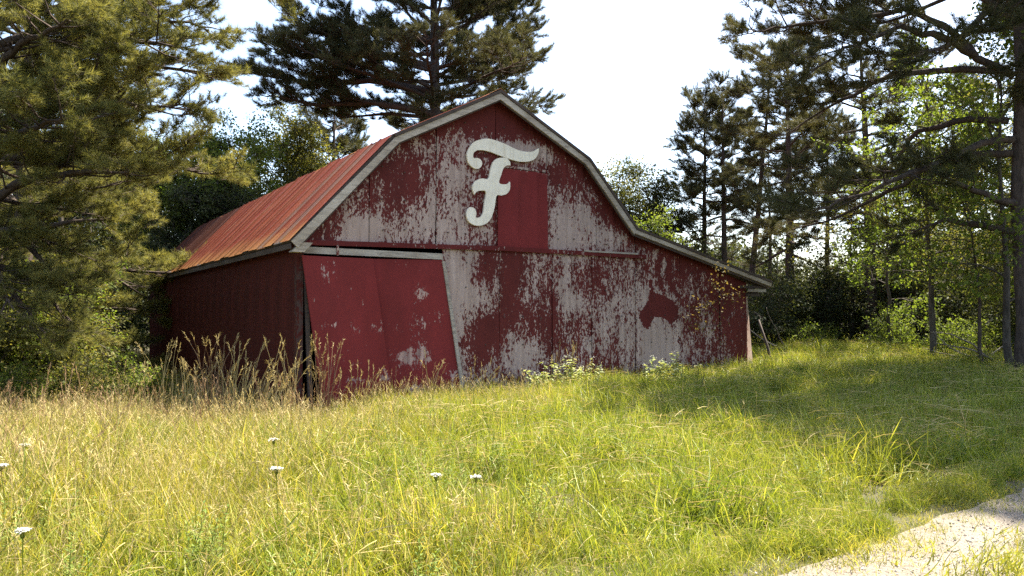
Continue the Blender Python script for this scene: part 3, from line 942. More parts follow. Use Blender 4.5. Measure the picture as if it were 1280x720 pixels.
def pine(label, base, H, r0, crown0, nl, Lf, seed, grp=None, dens=2.6, sc=1.0, lean=(0, 0), own_limbs=False, group=None, extra=(), az_skip=None, stubs=6, name='pine_tree', start=.3, bark='bark', xdens=None):
    r = np.random.default_rng(seed)
    bx, by = base; bz = float(ground_z(bx, by)) - .1
    root = empty(name, (bx, by, bz)); tag(root, label, 'tree', group)
    n = 12
    zz = np.linspace(0, H, n)
    tp = np.stack([lean[0] * zz / H + np.cumsum(r.normal(size=n)) * .03, lean[1] * zz / H + np.cumsum(r.normal(size=n)) * .03, zz], 1); tp[0, :2] = 0
    rad = r0 * (1 - .85 * (zz / H) ** 1.2); rad[0] *= 1.35
    tr = MB(); tr.tube(tp, rad, 10)
    P, D, S = [], [], []
    limbs = []
    for i in range(nl):
        f = (i + .3 * r.random()) / nl
        h = H * (crown0 + (.97 - crown0) * f)
        az = i * 2.399 + r.normal() * .3
        if az_skip and az_skip(az, h): continue
        L = Lf(f) * (.7 + .5 * r.random())
        el = math.radians(-6 + 48 * f + r.normal() * 7)
        p0, _ = along(tp, h / H)
        limbs.append((limb_path(p0, az, el, L, r), L, r0 * .34 * (1 - .6 * f)))
    for path in extra:
        path = np.array(path, float)
        # densify
        t = np.linspace(0, len(path) - 1, len(path) * 3)
        path = np.stack([np.interp(t, np.arange(len(path)), path[:, k]) for k in range(3)], 1) + r.normal(size=(len(t), 3)) * .025
        path -= np.array([bx, by, bz])
        L = np.linalg.norm(np.diff(path, axis=0), axis=1).sum()
        limbs.append((path, L, r0 * .46))
    for path, L, lr in limbs:
        rr = lr * (1 - .85 * np.linspace(0, 1, len(path)) ** 1.4)
        tw = MB() if own_limbs else tr
        tw.tube(path, rr, 6)
        dress(path, L, tw, P, D, S, r, 'pine', dens if lr < r0 * .4 or not xdens else xdens, sc, start=start, r0=max(.02, lr * .5))
        if own_limbs:
            tw.build('branch', bark, root, smooth=True)
    for i in range(stubs):     # dead stubs low on the trunk
        h = H * (.1 + crown0 * .9 * r.random()); p0, _ = along(tp, h / H)
        tr.tube(limb_path(p0, r.random() * 6.28, .1, .4 + .8 * r.random(), r, 3), [.025, .02, .012, .006], 4)
    tr.build('trunk', bark, root, smooth=True)
    P = np.array(P); D = np.array(D)
    scatter('crown', P, euler_dirs(D, r), S, grp or G_PINE, root, r)
    return root

def broadleaf(label, base, H, r0, crown0, rad, seed, grp=None, nl=16, dens=1.0, sc=1.0, group=None, lean=(0, 0), name='broadleaf_tree', bark='bark2', stuffing=1.0):
    r = np.random.default_rng(seed)
    bx, by = base; bz = float(ground_z(bx, by)) - .1
    root = empty(name, (bx, by, bz)); tag(root, label, 'tree', group)
    n = 10; zz = np.linspace(0, H * .93, n)
    tp = np.stack([lean[0] * zz / H + np.cumsum(r.normal(size=n)) * .05, lean[1] * zz / H + np.cumsum(r.normal(size=n)) * .05, zz], 1); tp[0, :2] = 0
    tr = MB(); tr.tube(tp, r0 * (1 - .88 * zz / zz[-1]), 8)
    P, D, S = [], [], []
    for i in range(nl):
        f = (i + r.random() * .6) / nl
        h = H * (crown0 + (.9 - crown0) * f)
        az = i * 2.399 + r.normal() * .35
        L = rad * (math.sqrt(max(.08, 1 - (1.7 * f - .75) ** 2 * .8))) * (.65 + .5 * r.random())
        p0, _ = along(tp, min(.99, h / (H * .93)))
        path = limb_path(p0, az, math.radians(15 + 45 * f), L, r, 6, .3, .16)
        tr.tube(path, r0 * .32 * (1 - .85 * np.linspace(0, 1, 7)), 5)
        k = max(4, int(L * 3.4 * dens))
        for j in range(k):
            t = .25 + .75 * (j + r.random()) / k
            p, d = along(path, t)
            dd = unit(d * .5 + r.normal(size=3) * .7 + np.array([0, 0, .25]))
            l = (.35 + .5 * r.random()) * (.5 + rad * .28)
            q = p + dd * l
            tr.tube([p, (p + q) / 2 + r.normal(size=3) * .04, q], [.014, .010, .004], 3, False)
            for m in range(max(3, int((3 + l * 4) * stuffing))):
                g = .3 + .8 * r.random()
                P.append(p + (q - p) * g + r.normal(size=3) * .17 * (1 + l * .35)); D.append(unit(dd + r.normal(size=3) * .75 - np.array([0, 0, .1]))); S.append(sc * (.7 + .55 * r.random()))
    tr.build('trunk', bark, root, smooth=True)
    P = np.array(P)
    scatter('crown', P, euler_dirs(np.array(D), r), S, grp or G_LEAF, root, r)
    return root

def shrub(label, base, H, rx, seed, grp, n=160, sc=.8, group=None, stems=7, name='shrub', cat='shrub', part='foliage'):
    r = np.random.default_rng(seed)
    bx, by = base; bz = float(ground_z(bx, by)) - .03
    root = empty(name, (bx, by, bz)); tag(root, label, cat, group)
    st = MB(); P, D, S = [], [], []
    cl = []
    for i in range(stems):
        az = r.random() * 6.28
        path = limb_path((r.normal() * .08, r.normal() * .08, 0), az, math.radians(50 + 35 * r.random()), H * (.75 + .35 * r.random()), r, 5, .1, .14)
        path[:, :2] *= rx / max(.3, H) * 1.4
        st.tube(path, np.linspace(.022, .006, 6) * (.5 + H * .25), 4)
        cl.append(path)
    for i in range(n):
        path = cl[i % stems]
        p, d = along(path, .18 + .82 * r.random() ** .8)
        o = r.normal(size=3) * np.array([rx * .32, rx * .32, H * .13])
        P.append(p + o); D.append(unit(d * .4 + r.normal(size=3) * .6 + unit(o) * .5)); S.append(sc * (.65 + .6 * r.random()))
    P = np.array(P); P[:, 2] = np.maximum(P[:, 2], .08)
    st.build('stem', 'bark2', root, smooth=True)
    scatter(part, P, euler_dirs(np.array(D), r), S, grp, root, r)
    return root

# pine spreading over the left side; trunk just outside the picture
low_right = lambda az, h: h < 5.4 and math.cos(az) > .35
left_limbs = []
for (z, x1, y1, z1) in [(3.0, -10.0, 18.0, 2.9), (3.8, -8.0, 16.2, 4.6), (4.9, -7.2, 18.8, 5.0), (5.6, -7.0, 16.4, 6.0), (6.6, -7.2, 18.0, 7.3),
                        (7.4, -7.0, 16.0, 7.2), (8.0, -7.4, 18.6, 8.6), (4.4, -8.4, 14.4, 5.3), (6.2, -8.2, 14.0, 7.0), (9.0, -5.6, 17.6, 9.5), (2.6, -10.5, 18.6, 1.3), (2.4, -10.0, 16.4, 1.2), (2.8, -10.0, 15.4, 1.7), (2.0, -10.4, 17.4, .8), (3.4, -9.9, 17.2, 2.2)]:
    a0 = np.array([-12.0, 17.0, z]); b0 = np.array([x1, y1, z1])
    left_limbs.append([a0, a0 * .66 + b0 * .34 + np.array([0, 0, .5]), a0 * .33 + b0 * .67 + np.array([0, 0, .35]), b0])
pine('big pine whose long low limbs reach over the left end of the barn', (-12.0, 17.0), 17, .23, .10, 50, lambda f: 4.0 * (1 - .6 * f), 101, G_PINE, dens=4.6, sc=1.0, own_limbs=True, extra=left_limbs, start=.16, az_skip=low_right)
pine('dense pine standing behind the big spreading pine', (-16.0, 25.0), 18, .32, .10, 60, lambda f: 5.4 * (1 - .6 * f), 102, G_PINE, dens=3.2, sc=1.25)
pine('tall dark pine rising directly behind the barn ridge', (-4.2, 42.0), 27, .46, .24, 100, lambda f: 8.4 * (1 - .55 * f), 103, G_PINED, dens=3.0, sc=1.55, own_limbs=True, stubs=10, az_skip=lambda az, h: (h < 12.5 and math.cos(az) < -.25) or (h < 12 and math.cos(az) > .6), extra=[[(-4.2, 42, z0), (-7.5, 41.6, z0 + .6), (-10.5, 41.2, z0 + .3), (x1, 40.8, z0 + .7)] for z0, x1 in ((12.6, -12.8), (13.8, -14.0), (15.2, -13.0), (16.6, -11.5))])
pine('dark bushy pine between the leafy trees and the barn-ridge pine', (-12.0, 51.0), 16.0, .28, .12, 54, lambda f: 4.0 * (1 - .6 * f), 104, G_PINED, dens=3.0, sc=1.7)

GB = 'leafy trees behind the barn roof'
broadleaf('leafy tree with a round pale crown above the rusty roof', (PX(298, 39), 39.0), 11.8, .2, .3, 2.9, 111, G_LEAFB, 18, 1.2, 1.3, GB)
broadleaf('shorter leafy tree above the far corner of the barn roof', (PX(235, 38), 38.0), 10.0, .18, .25, 3.0, 112, G_LEAFB, 16, 1.2, 1.3, GB)
broadleaf('leafy tree partly hidden by the dark bushy pine', (PX(352, 46), 46.0), 13.8, .2, .3, 3.2, 113, G_LEAF, 16, 1.1, 1.5, GB)
broadleaf('dark leafy tree low behind the rusty roof', (PX(275, 36.5), 36.5), 7.5, .15, .1, 3.2, 114, G_LEAFD, 18, 1.3, 1.3, GB)
broadleaf('dark leafy tree filling the gap behind the roof knee', (PX(408, 47), 47.0), 9.0, .15, .1, 4.0, 115, G_LEAFD, 18, 1.3, 1.5, GB)

GP = 'pines at the edge of the wood'
LP = lambda k: (lambda f: k * (1 - .45 * f))
pine('slim pine standing farthest along the lean-to roof line', (PX(880, 44), 44.0), 13.4, .20, .36, 36, LP(2.1), 121, G_PINED, 2.8, 1.4, group=GP)
pine('slim pine with twin neighbour, crown bare on its lower half', (PX(907, 42), 42.0), 13.6, .20, .48, 26, LP(2.0), 122, G_PINED, 2.6, 1.4, group=GP)
pine('leaning slender pine with a high narrow crown', (PX(932, 36), 36.0), 14.2, .17, .6, 22, LP(1.8), 123, G_PINED, 2.6, 1.3, lean=(1.4, 0), group=GP)
pine('straight dark pine with branches nearly to the ground', (PX(990, 33), 33.0), 13.2, .22, .30, 34, LP(2.0), 124, G_PINED, 2.6, 1.2, group=GP)
pine('thick-trunked pine above the lit strip of grass', (PX(1094, 30), 30.0), 12.0, .25, .42, 26, LP(2.4), 125, G_PINED, 2.4, 1.2, group=GP)
pine('thin pine between the dark pine and the thick-trunked one', (PX(1032, 40), 40.0), 12.0, .16, .55, 18, LP(1.9), 126, G_PINED, 2.4, 1.3, group=GP)
pine('thin pine just beside the leaning slender pine', (PX(966, 41), 41.0), 10.5, .12, .55, 14, LP(1.5), 127, G_PINED, 2.4, 1.3, group=GP)
pine('straight pine rising behind the bright leafy trees', (PX(1160, 34), 34.0), 12.5, .22, .42, 24, LP(2.5), 128, G_PINED, 2.4, 1.3, group=GP)
pine('pine at the back of the wood beyond the saplings', (PX(1255, 36), 36.0), 13.0, .22, .42, 24, LP(2.5), 129, G_PINED, 2.4, 1.3, group=GP)

# big pine on the right, limbs traced as they reach over the clearing
bp = np.array([11.95, 18.0])
def RL(*pts):
    return [np.array([PX(x, d * 18 / 13), d * 18 / 13, CAM_Z + (393 - y) / FPX * d * 18 / 13]) for x, y, d in pts]
rl = [RL((1272, 92, 13.0), (1225, 65, 13.0), (1190, 28, 13.1), (1140, 8, 13.2), (1060, 20, 13.3), (990, 30, 13.3), (945, 35, 13.2)),
      RL((1225, 65, 13.0), (1180, 40, 12.6), (1130, 30, 12.2), (1070, 55, 11.8), (1010, 90, 11.6)),
      RL((1266, 82, 13.0), (1200, 84, 13.4), (1125, 88, 13.8), (1080, 112, 14.2), (1040, 130, 14.5), (985, 165, 14.7)),
      RL((1266, 150, 13.0), (1210, 148, 13.5), (1150, 163, 14.0), (1120, 205, 14.6), (1075, 240, 15.0)),
      RL((1268, 172, 13.0), (1225, 180, 12.7), (1170, 205, 12.4), (1120, 225, 12.2), (1060, 250, 12.0), (1000, 262, 11.9)),
      RL((1268, 192, 13.0), (1220, 190, 13.3), (1170, 205, 13.8), (1110, 240, 14.4), (1040, 275, 15.0), (975, 290, 15.4)),
      RL((1270, 255, 13.0), (1235, 245, 12.8), (1195, 225, 12.5), (1170, 215, 12.3)),
      RL((1272, 290, 13.0), (1225, 280, 13.2), (1180, 275, 13.5), (1140, 290, 13.8)),
      RL((1275, 20, 13.0), (1225, -20, 13.2), (1150, -55, 13.5), (1060, -60, 13.8), (980, -30, 14.0)),
      RL((1275, -20, 13.0), (1220, -80, 12.5), (1120, -100, 12.0)),
      RL((1275, 0, 13.0), (1240, 10, 12.2), (1200, 50, 11.4), (1150, 70, 10.8))]
pine('big open pine whose crooked limbs reach over the clearing', tuple(bp), 16, .20, .60, 36, lambda f: 5.0 * (1 - .5 * f), 131, G_PINED, dens=3.4, sc=1.15, xdens=2.7, own_limbs=True, extra=rl, start=.38, stubs=4)

pine('pine beyond the gravel track whose shade falls across the grass', (14.8, 15.2), 20, .24, .42, 64, lambda f: 4.0 * (1 - .4 * f), 132, G_PINED, dens=3.8, sc=1.4)
pine('tall pine farther beyond the gravel track shading the back of the grass', (16.6, 19.6), 20, .24, .45, 50, lambda f: 3.6 * (1 - .4 * f), 133, G_PINED, dens=3.8, sc=1.4)
GR = 'leafy trees around the clearing'
broadleaf('sunlit leafy tree behind the crooked limbs of the big pine', (PX(1165, 22), 22.0), 8.4, .10, .25, 2.6, 141, G_LEAFB, 13, .85, 1.0, GR, stuffing=.62)
broadleaf('tall bright leafy tree beside the big pine trunk', (PX(1262, 19), 19.0), 8.6, .10, .22, 2.4, 142, G_LEAFB, 13, .85, 1.0, GR, stuffing=.62)
broadleaf('leafy tree in front of the thick-trunked pine', (PX(1062, 31), 31.0), 6.5, .11, .2, 2.2, 143, G_LEAF, 10, .8, 1.1, GR, stuffing=.6)
broadleaf('leafy tree deep in the shade beyond the saplings', (PX(1215, 33), 33.0), 10.0, .14, .15, 3.2, 144, G_LEAF, 14, .9, 1.2, GR, stuffing=.7)
broadleaf('leafy tree rising over the lean-to roof', (PX(775, 44), 44.0), 9.6, .15, .25, 2.6, 145, G_LEAF, 14, 1.2, 1.4, GR)
broadleaf('dark leafy tree between the lean-to roof and the slim pines', (PX(822, 43), 43.0), 9.2, .15, .2, 2.2, 146, G_LEAFD, 14, 1.3, 1.4, GR)
broadleaf('small yellow-green tree just above the lean-to roof', (PX(806, 37), 37.0), 6.6, .10, .3, 1.3, 147, G_LEAFB, 10, 1.4, 1.0, GR)
broadleaf('slender sapling with a thin dark stem in the tall grass', (PX(1228, 20.3), 20.3), 6.0, .055, .35, 1.5, 148, G_LEAF, 10, .8, .85, 'thin saplings', lean=(-.35, 0), name='sapling', bark='bark')
broadleaf('crooked forked sapling beside the brush pile', (PX(1266, 21.5), 21.5), 5.2, .05, .4, 1.4, 149, G_LEAF, 9, .8, .85, 'thin saplings', lean=(.3, 0), name='sapling', bark='bark')
broadleaf('spindly sapling in front of the dark cedars', (PX(1150, 29), 29.0), 6.2, .06, .4, 1.4, 150, G_LEAF, 8, .8, 1.0, 'thin saplings', lean=(.2, 0), name='sapling', bark='bark')
broadleaf('yellowish leafy tree behind the pine limbs over the lit grass', (PX(1120, 25), 25.0), 6.0, .08, .3, 1.9, 151, G_LEAFB, 9, .8, 1.0, GR, stuffing=.6)

# understorey
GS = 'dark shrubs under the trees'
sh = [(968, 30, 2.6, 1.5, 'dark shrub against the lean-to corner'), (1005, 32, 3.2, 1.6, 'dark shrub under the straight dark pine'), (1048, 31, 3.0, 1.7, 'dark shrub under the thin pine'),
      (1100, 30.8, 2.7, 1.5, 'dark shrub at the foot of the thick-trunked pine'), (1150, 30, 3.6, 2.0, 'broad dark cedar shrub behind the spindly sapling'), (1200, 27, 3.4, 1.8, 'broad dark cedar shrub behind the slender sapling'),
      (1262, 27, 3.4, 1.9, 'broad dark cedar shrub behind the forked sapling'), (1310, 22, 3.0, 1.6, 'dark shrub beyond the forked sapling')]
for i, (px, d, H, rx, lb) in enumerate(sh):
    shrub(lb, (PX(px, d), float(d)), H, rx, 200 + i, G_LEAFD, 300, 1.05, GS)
GS2 = 'leafy shrubs beside the barn'
sh = [(-15, 19.5, 3.8, 1.8, 'big leafy shrub below the trunk of the spreading pine'), (50, 21, 3.2, 1.7, 'leafy shrub between the trunk and the pale-leaved shrub'), (70, 22, 2.3, 1.2, 'pale-leaved shrub nearer the barn corner'), (92, 27, 3.0, 1.3, 'leafy shrub against the far barn corner'),
      (50, 31, 4.6, 2.2, 'tall leafy shrub beyond the barn corner'), (20, 27, 5.0, 2.4, 'tall leafy shrub deep behind the spreading pine')]
for i, (px, d, H, rx, lb) in enumerate(sh):
    shrub(lb, (PX(px, d), float(d)), H, rx, 220 + i, G_LEAFB if i == 1 else G_LEAF, 300, .95, GS2)
sh = [(30, 16.5, 1.0, .7, 'low round shrub in the dry grass'), (165, 17.6, .95, .5, 'low green shrub in front of the barn side wall'), (85, 17.2, 1.1, .6, 'low shrub with upright shoots in the dry grass'),
      (1120, 25.0, 1.3, .9, 'low sunlit shrub at the far edge of the lit grass'), (1185, 22.5, 1.2, .8, 'low sunlit shrub beside the slender sapling'), (1010, 29, 1.0, .9, 'low sunlit shrub under the straight dark pine'),
      (1240, 23.5, 1.2, .8, 'low sunlit shrub between the two saplings')]
for i, (px, d, H, rx, lb) in enumerate(sh):
    shrub(lb, (PX(px, d), float(d)), H, rx, 240 + i, G_LEAFB if i != 2 else G_LEAF, 110, .62, 'low shrubs at the field edge', 6)

# far-off wood: one mass of trunks and leaves
r = np.random.default_rng(300)
P, D, S = [], [], []
tr = MB()
def wood_tree(x, y, H, rw, n):
    z = float(ground_z(x, y))
    tr.tube([(x, y, z - .2), (x + r.normal() * .3, y, z + H * .5), (x + r.normal() * .6, y, z + H * .92)], [.17, .12, .03], 5)
    for i in range(n):
        f = r.random()
        rr = rw * (.45 + .6 * math.sin(math.pi * min(1, .15 + f * .85)))
        an = r.random() * 6.28; q_ = math.sqrt(r.random()) * rr
        P.append((x + math.cos(an) * q_, y + math.sin(an) * q_, z + H * (.06 + .94 * f))); D.append(unit(r.normal(size=3) + np.array([math.cos(an), math.sin(an), .2]))); S.append(1.5 + 1.3 * r.random())
for i in range(46):     # right: a thin low belt, sky shows between the trunks
    px = 820 + 640 * r.random(); d = 46 + 22 * r.random()
    gap = math.exp(-((px - 1030) / 45) ** 2)
    wood_tree(PX(px, d), d, (4.0 + 3.0 * r.random()) * (1 - .4 * gap) + (1.5 if px > 1110 else 0), 1.7 + .8 * r.random(), 100)
for i in range(34):     # left
    px = -520 + 760 * r.random(); d = 36 + 22 * r.random()
    wood_tree(PX(px, d), d, 9 + 6 * r.random(), 2.6 + r.random(), 190)
for i in range(12):     # behind the barn
    px = 340 + 460 * r.random(); d = 54 + 12 * r.random()
    wood_tree(PX(px, d), d, 9 + 3 * r.random(), 2.6, 130)
w = tr.build('woodland', 'bark2', smooth=True)
tag(w, 'dim far-off wood of mixed trees behind the clearing', 'wood', kind='stuff')
lv = scatter('foliage', np.array(P), euler_dirs(np.array(D), r), S, G_LEAFD, w, r)

# ------------------------------------------------------------------ grass
def grass_proto(name, seed, blades, hmin, hmax, w, R, mk, stems=0, smk='straw', shmin=.5, shmax=.8, lean=.35, thatch=0):
    r = np.random.default_rng(seed)
    g = MB(); s = MB()
    for i in range(blades):
        an = r.random() * 6.28; q_ = math.sqrt(r.random()) * R
        p = (math.cos(an) * q_, math.sin(an) * q_, -.03)
        d = unit(np.array([r.normal() * lean, r.normal() * lean, 1]))
        bd = np.array([r.normal() * .8, r.normal() * .8, -.9 * r.random()])
        blade(g, p, d, hmin + (hmax - hmin) * r.random() ** 1.3, w * (.6 + .8 * r.random()), bd, 3, r.normal(size=3) * np.array([1, 1, .1]))
    for i in range(thatch):     # matted, lodged blades
        an = r.random() * 6.28; q_ = math.sqrt(r.random()) * R
        blade(s, (math.cos(an) * q_, math.sin(an) * q_, .10 + .22 * r.random()), np.array([r.normal(), r.normal(), .25 * r.normal()]), .18 + .25 * r.random(), .0055, np.array([r.normal() * .5, r.normal() * .5, -.5]), 3, np.array([r.normal() * .3, r.normal() * .3, 1]) if r.random() < .4 else None)
    for i in range(stems):
        an = r.random() * 6.28; q_ = math.sqrt(r.random()) * R
        p = np.array([math.cos(an) * q_, math.sin(an) * q_, -.03])
        d = unit(np.array([r.normal() * .2, r.normal() * .2, 1])); L = shmin + (shmax - shmin) * r.random()
        bd = np.array([r.normal() * .28, r.normal() * .28, -.05])
        m1 = p + d * L * .5; d2 = unit(d + bd); m2 = m1 + d2 * L * .5
        s.tube([p, m1, m2], [.0022, .0018, .0012], 3, False)
        for k in range(7):   # seed head
            b0 = m2 - d2 * .12 * (k / 7)
            sd = unit(d2 * .9 + r.normal(size=3) * .45)
            blade(s, b0, sd, .035 + .02 * r.random(), .007, (0, 0, 0), 1, r.normal(size=3))
    return proto(name, [(g, mk), (s, smk)], None)
gl = [grass_proto('lush', 400 + i, 100, .16, .52, .0115, .30, 'grass', thatch=7) for i in range(3)]
gm = [grass_proto('mixed', 410 + i, 85, .20, .62, .010, .30, 'grass_mix', 4, 'straw', .45, .75, thatch=6) for i in range(3)]
gd = [grass_proto('dry', 420 + i, 66, .25, .64, .009, .30, 'grass_mix', (6, 9, 8)[i], ('straw', 'straw', 'straw_brown')[i], .50, .85) for i in range(3)]
gs = [grass_proto('short', 430 + i, 90, .04, .16, .006, .26, 'grass_mix', 0, lean=.6) for i in range(3)]
G_LUSH, G_MIX, G_DRY, G_SHORT = (scatter_group(n_, p_) for n_, p_ in (('lush_grass', gl), ('mixed_grass', gm), ('dry_grass', gd), ('short_grass', gs)))
def field_noise(x, y):
    return .5 + .25 * (np.sin(x * 1.1 + 2 * np.sin(y * .53)) + np.sin(y * 1.37 + 1.6 * np.sin(x * .71 + 1)))
r = np.random.default_rng(401)
cand = []
for (y0, y1, den) in ((2.2, 7, 26), (7, 13, 20), (13, 22, 14), (22, 40, 8)):
    xm = .85 * y1 + 2.5
    n_ = int((y1 - y0) * 2 * xm * den)
    cand.append(np.stack([(r.random(n_) * 2 - 1) * xm, y0 + (y1 - y0) * r.random(n_)], 1))
n_ = 1500; s_e = -6 + 16 * r.random(n_); d_e = np.where(r.random(n_) < .6, -.85 + .62 * r.random(n_), .25 + .9 * r.random(n_))
cand.append(np.stack([TR0[0] + TRD[0] * s_e + TRN[0] * d_e, TR0[1] + TRD[1] * s_e + TRN[1] * d_e], 1))
cand = np.concatenate(cand)
x, y = cand[:, 0], cand[:, 1]
u, v = barn_uv(x, y)
ok = ~((u > -.12) & (u < 13.35) & (v > -.22) & (v < BLEN + .3))
s_, d_ = track_sd(x, y)
edge = .10 * np.sin(s_ * 3.1) + .07 * np.sin(s_ * 7.3 + 1)
bare = ((d_ > -.24 + edge * .8) & (d_ < .30 + edge * .6)) | ((d_ > 1.15 + edge) & (d_ < 1.95))
ontrack = (d_ > -.62 + edge) & (d_ < 2.3)
x, y, d_, bare, ontrack = x[ok], y[ok], d_[ok], bare[ok], ontrack[ok]
fn = field_noise(x, y) + r.normal(size=len(x)) * .16
dryness = .60 * sstep(-x + .18 * y, -.5, 8.0) + .30 * (fn - .5) + .10 * sstep(-y, -9, -3) * sstep(-x, -3, 3)
kind = np.where(dryness > .58, 2, np.where(dryness > .20, 1, 0))
kind = np.where(ontrack, 3, kind)
keep = ~bare
for k, (nm, G_, lb) in enumerate((('green_grass', G_LUSH, 'lush green grass covering the middle of the field'), ('mixed_grass', G_MIX, 'yellow-green grass with straw stems in the field'),
                                  ('dry_grass', G_DRY, 'straw-coloured dry grass on the barn-door side of the field'), ('short_grass', G_SHORT, 'short trampled grass along the gravel track'))):
    sel = keep & (kind == k)
    xx, yy = x[sel], y[sel]
    hs = .50 + .62 * field_noise(xx * 1.9 + 4, yy * 1.9) * (.4 + .6 * r.random(len(xx))) + .30 * r.random(len(xx)) ** 2
    _, dd_ = track_sd(xx, yy)
    if k == 0: hs = hs * (1 + .22 * sstep(yy, 6, 9))
    hs = hs * (.55 + .45 * sstep(np.abs(dd_ - .8), 1.3, 2.4)) if k < 3 else hs * np.where(dd_ > .2, 1.4, .95)
    pts = np.stack([xx, yy, ground_z(xx, yy)], 1)
    rot = np.stack([r.normal(size=len(xx)) * .22, r.normal(size=len(xx)) * .22, r.random(len(xx)) * 6.28], 1)
    tag(scatter(nm, pts, rot, hs, G_, None, r), lb, 'grass')

# scattered tall brown stalks
def stalk_proto(seed):
    r = np.random.default_rng(seed); st = MB()
    for i in range(5):
        p = np.array([r.normal() * .12, r.normal() * .12, 0]); L = .75 + .4 * r.random(); d = unit(np.array([r.normal() * .15, r.normal() * .15, 1])); d2 = unit(d + r.normal(size=3) * np.array([.25, .25, .05]))
        m1 = p + d * L * .55; m2 = m1 + d2 * L * .45
        st.tube([p, m1, m2], [.0035, .003, .002], 3, False)
        for k in range(14):
            blade(st, m2 - d2 * .2 * (k / 14), unit(d2 + r.normal(size=3) * .4), .04 + .02 * r.random(), .010, (0, 0, 0), 1, r.normal(size=3))
    return proto('brown_stalk', [(st, 'straw_brown')], None)
G_STALK = scatter_group('brown_stalks', [stalk_proto(470 + i) for i in range(4)])
n_ = 70
sy = 7.5 + 8 * r.random(n_); sx = -.78 * sy - .5 + (sy * .78 - 1.0) * r.random(n_) ** 1.3
u, v = barn_uv(sx, sy); sel = ~((u > -.2) & (v > -.25)); sx, sy = sx[sel], sy[sel]
tag(scatter('brown_stalks', np.stack([sx, sy, ground_z(sx, sy)], 1), np.stack([r.normal(size=len(sx)) * .08, r.normal(size=len(sx)) * .08, r.random(len(sx)) * 6.28], 1), .65 + .4 * r.random(len(sx)), G_STALK, None, r), 'thin brown seed stalks sprinkled through the dry grass', 'dry grass')

# leafy forbs standing in the grass
def forb_proto(seed):
    r = np.random.default_rng(seed); st = MB(); lv = MB()
    for i in range(7):
        x0, y0 = r.normal() * .10, r.normal() * .10; h = .32 + .26 * r.random(); lx, ly = r.normal() * .08, r.normal() * .08
        st.tube([(x0, y0, 0), (x0 + lx, y0 + ly, h)], [.0035, .002], 3, False)
        for k in range(26):
            f = .2 + .8 * k / 26; an = k * 2.399 + r.normal() * .3
            leaf(lv, (x0 + lx * f, y0 + ly * f, h * f), (math.cos(an), math.sin(an), .45 + r.normal() * .3), (0, 0, 1), .075 * (1.15 - .6 * f) * (.7 + .6 * r.random()), .017)
    return proto('forb', [(lv, 'forb'), (st, 'forb')], None)
G_FORB = scatter_group('forbs', [forb_proto(450 + i) for i in range(4)])
n_ = 300
fy = 3 + 20 * r.random(n_) ** 1.3; fx = (r.random(n_) * 2 - 1) * (.75 * fy + 1)
u, v = barn_uv(fx, fy); _, fd = track_sd(fx, fy)
sel = ~((u > -.2) & (u < 13.5) & (v > -.3) & (v < BLEN)) & ~((fd > -.75) & (fd < 2.3)) & (field_noise(fx * .9 + 9, fy * .9 + 3) + r.normal(size=n_) * .15 > .42)
fx, fy = fx[sel], fy[sel]
tag(scatter('leafy_forbs', np.stack([fx, fy, ground_z(fx, fy)], 1), np.stack([r.normal(size=len(fx)) * .12, r.normal(size=len(fx)) * .12, r.random(len(fx)) * 6.28], 1), .5 + .4 * r.random(len(fx)), G_FORB, None, r), 'narrow-leaved green weeds growing through the grass', 'ground cover')

# pebbles on the ruts
def pebble_proto(seed):
    r = np.random.default_rng(seed)
    import bmesh
    bm = bmesh.new(); bmesh.ops.create_icosphere(bm, subdivisions=1, radius=1.0)
    V = np.array([v_.co[:] for v_ in bm.verts]) * (1 + r.normal(size=(len(bm.verts), 1)) * .14) * np.array([1, .8, .55])
    F = [tuple(v_.index for v_ in f.verts) for f in bm.faces]; bm.free()
    q_ = MB(); q_.add(V, F)
    return proto('pebble', [(q_, 'pebble')], None)
G_PEB = scatter_group('pebbles', [pebble_proto(500 + i) for i in range(3)])
n_ = 9000
s0 = -6 + 14 * r.random(n_); dd_ = np.where(r.random(n_) < .75, r.normal(size=n_) * .25, 1.55 + r.normal(size=n_) * .25)
px_ = TR0[0] + TRD[0] * s0 + TRN[0] * dd_; py_ = TR0[1] + TRD[1] * s0 + TRN[1] * dd_
pts = np.stack([px_, py_, ground_z(px_, py_) + .027], 1)
tag(scatter('gravel', pts, r.random((n_, 3)) * 6.28, .004 + .010 * r.random(n_) ** 3, G_PEB, None, r), 'pale pebbles strewn along the wheel ruts', 'gravel')

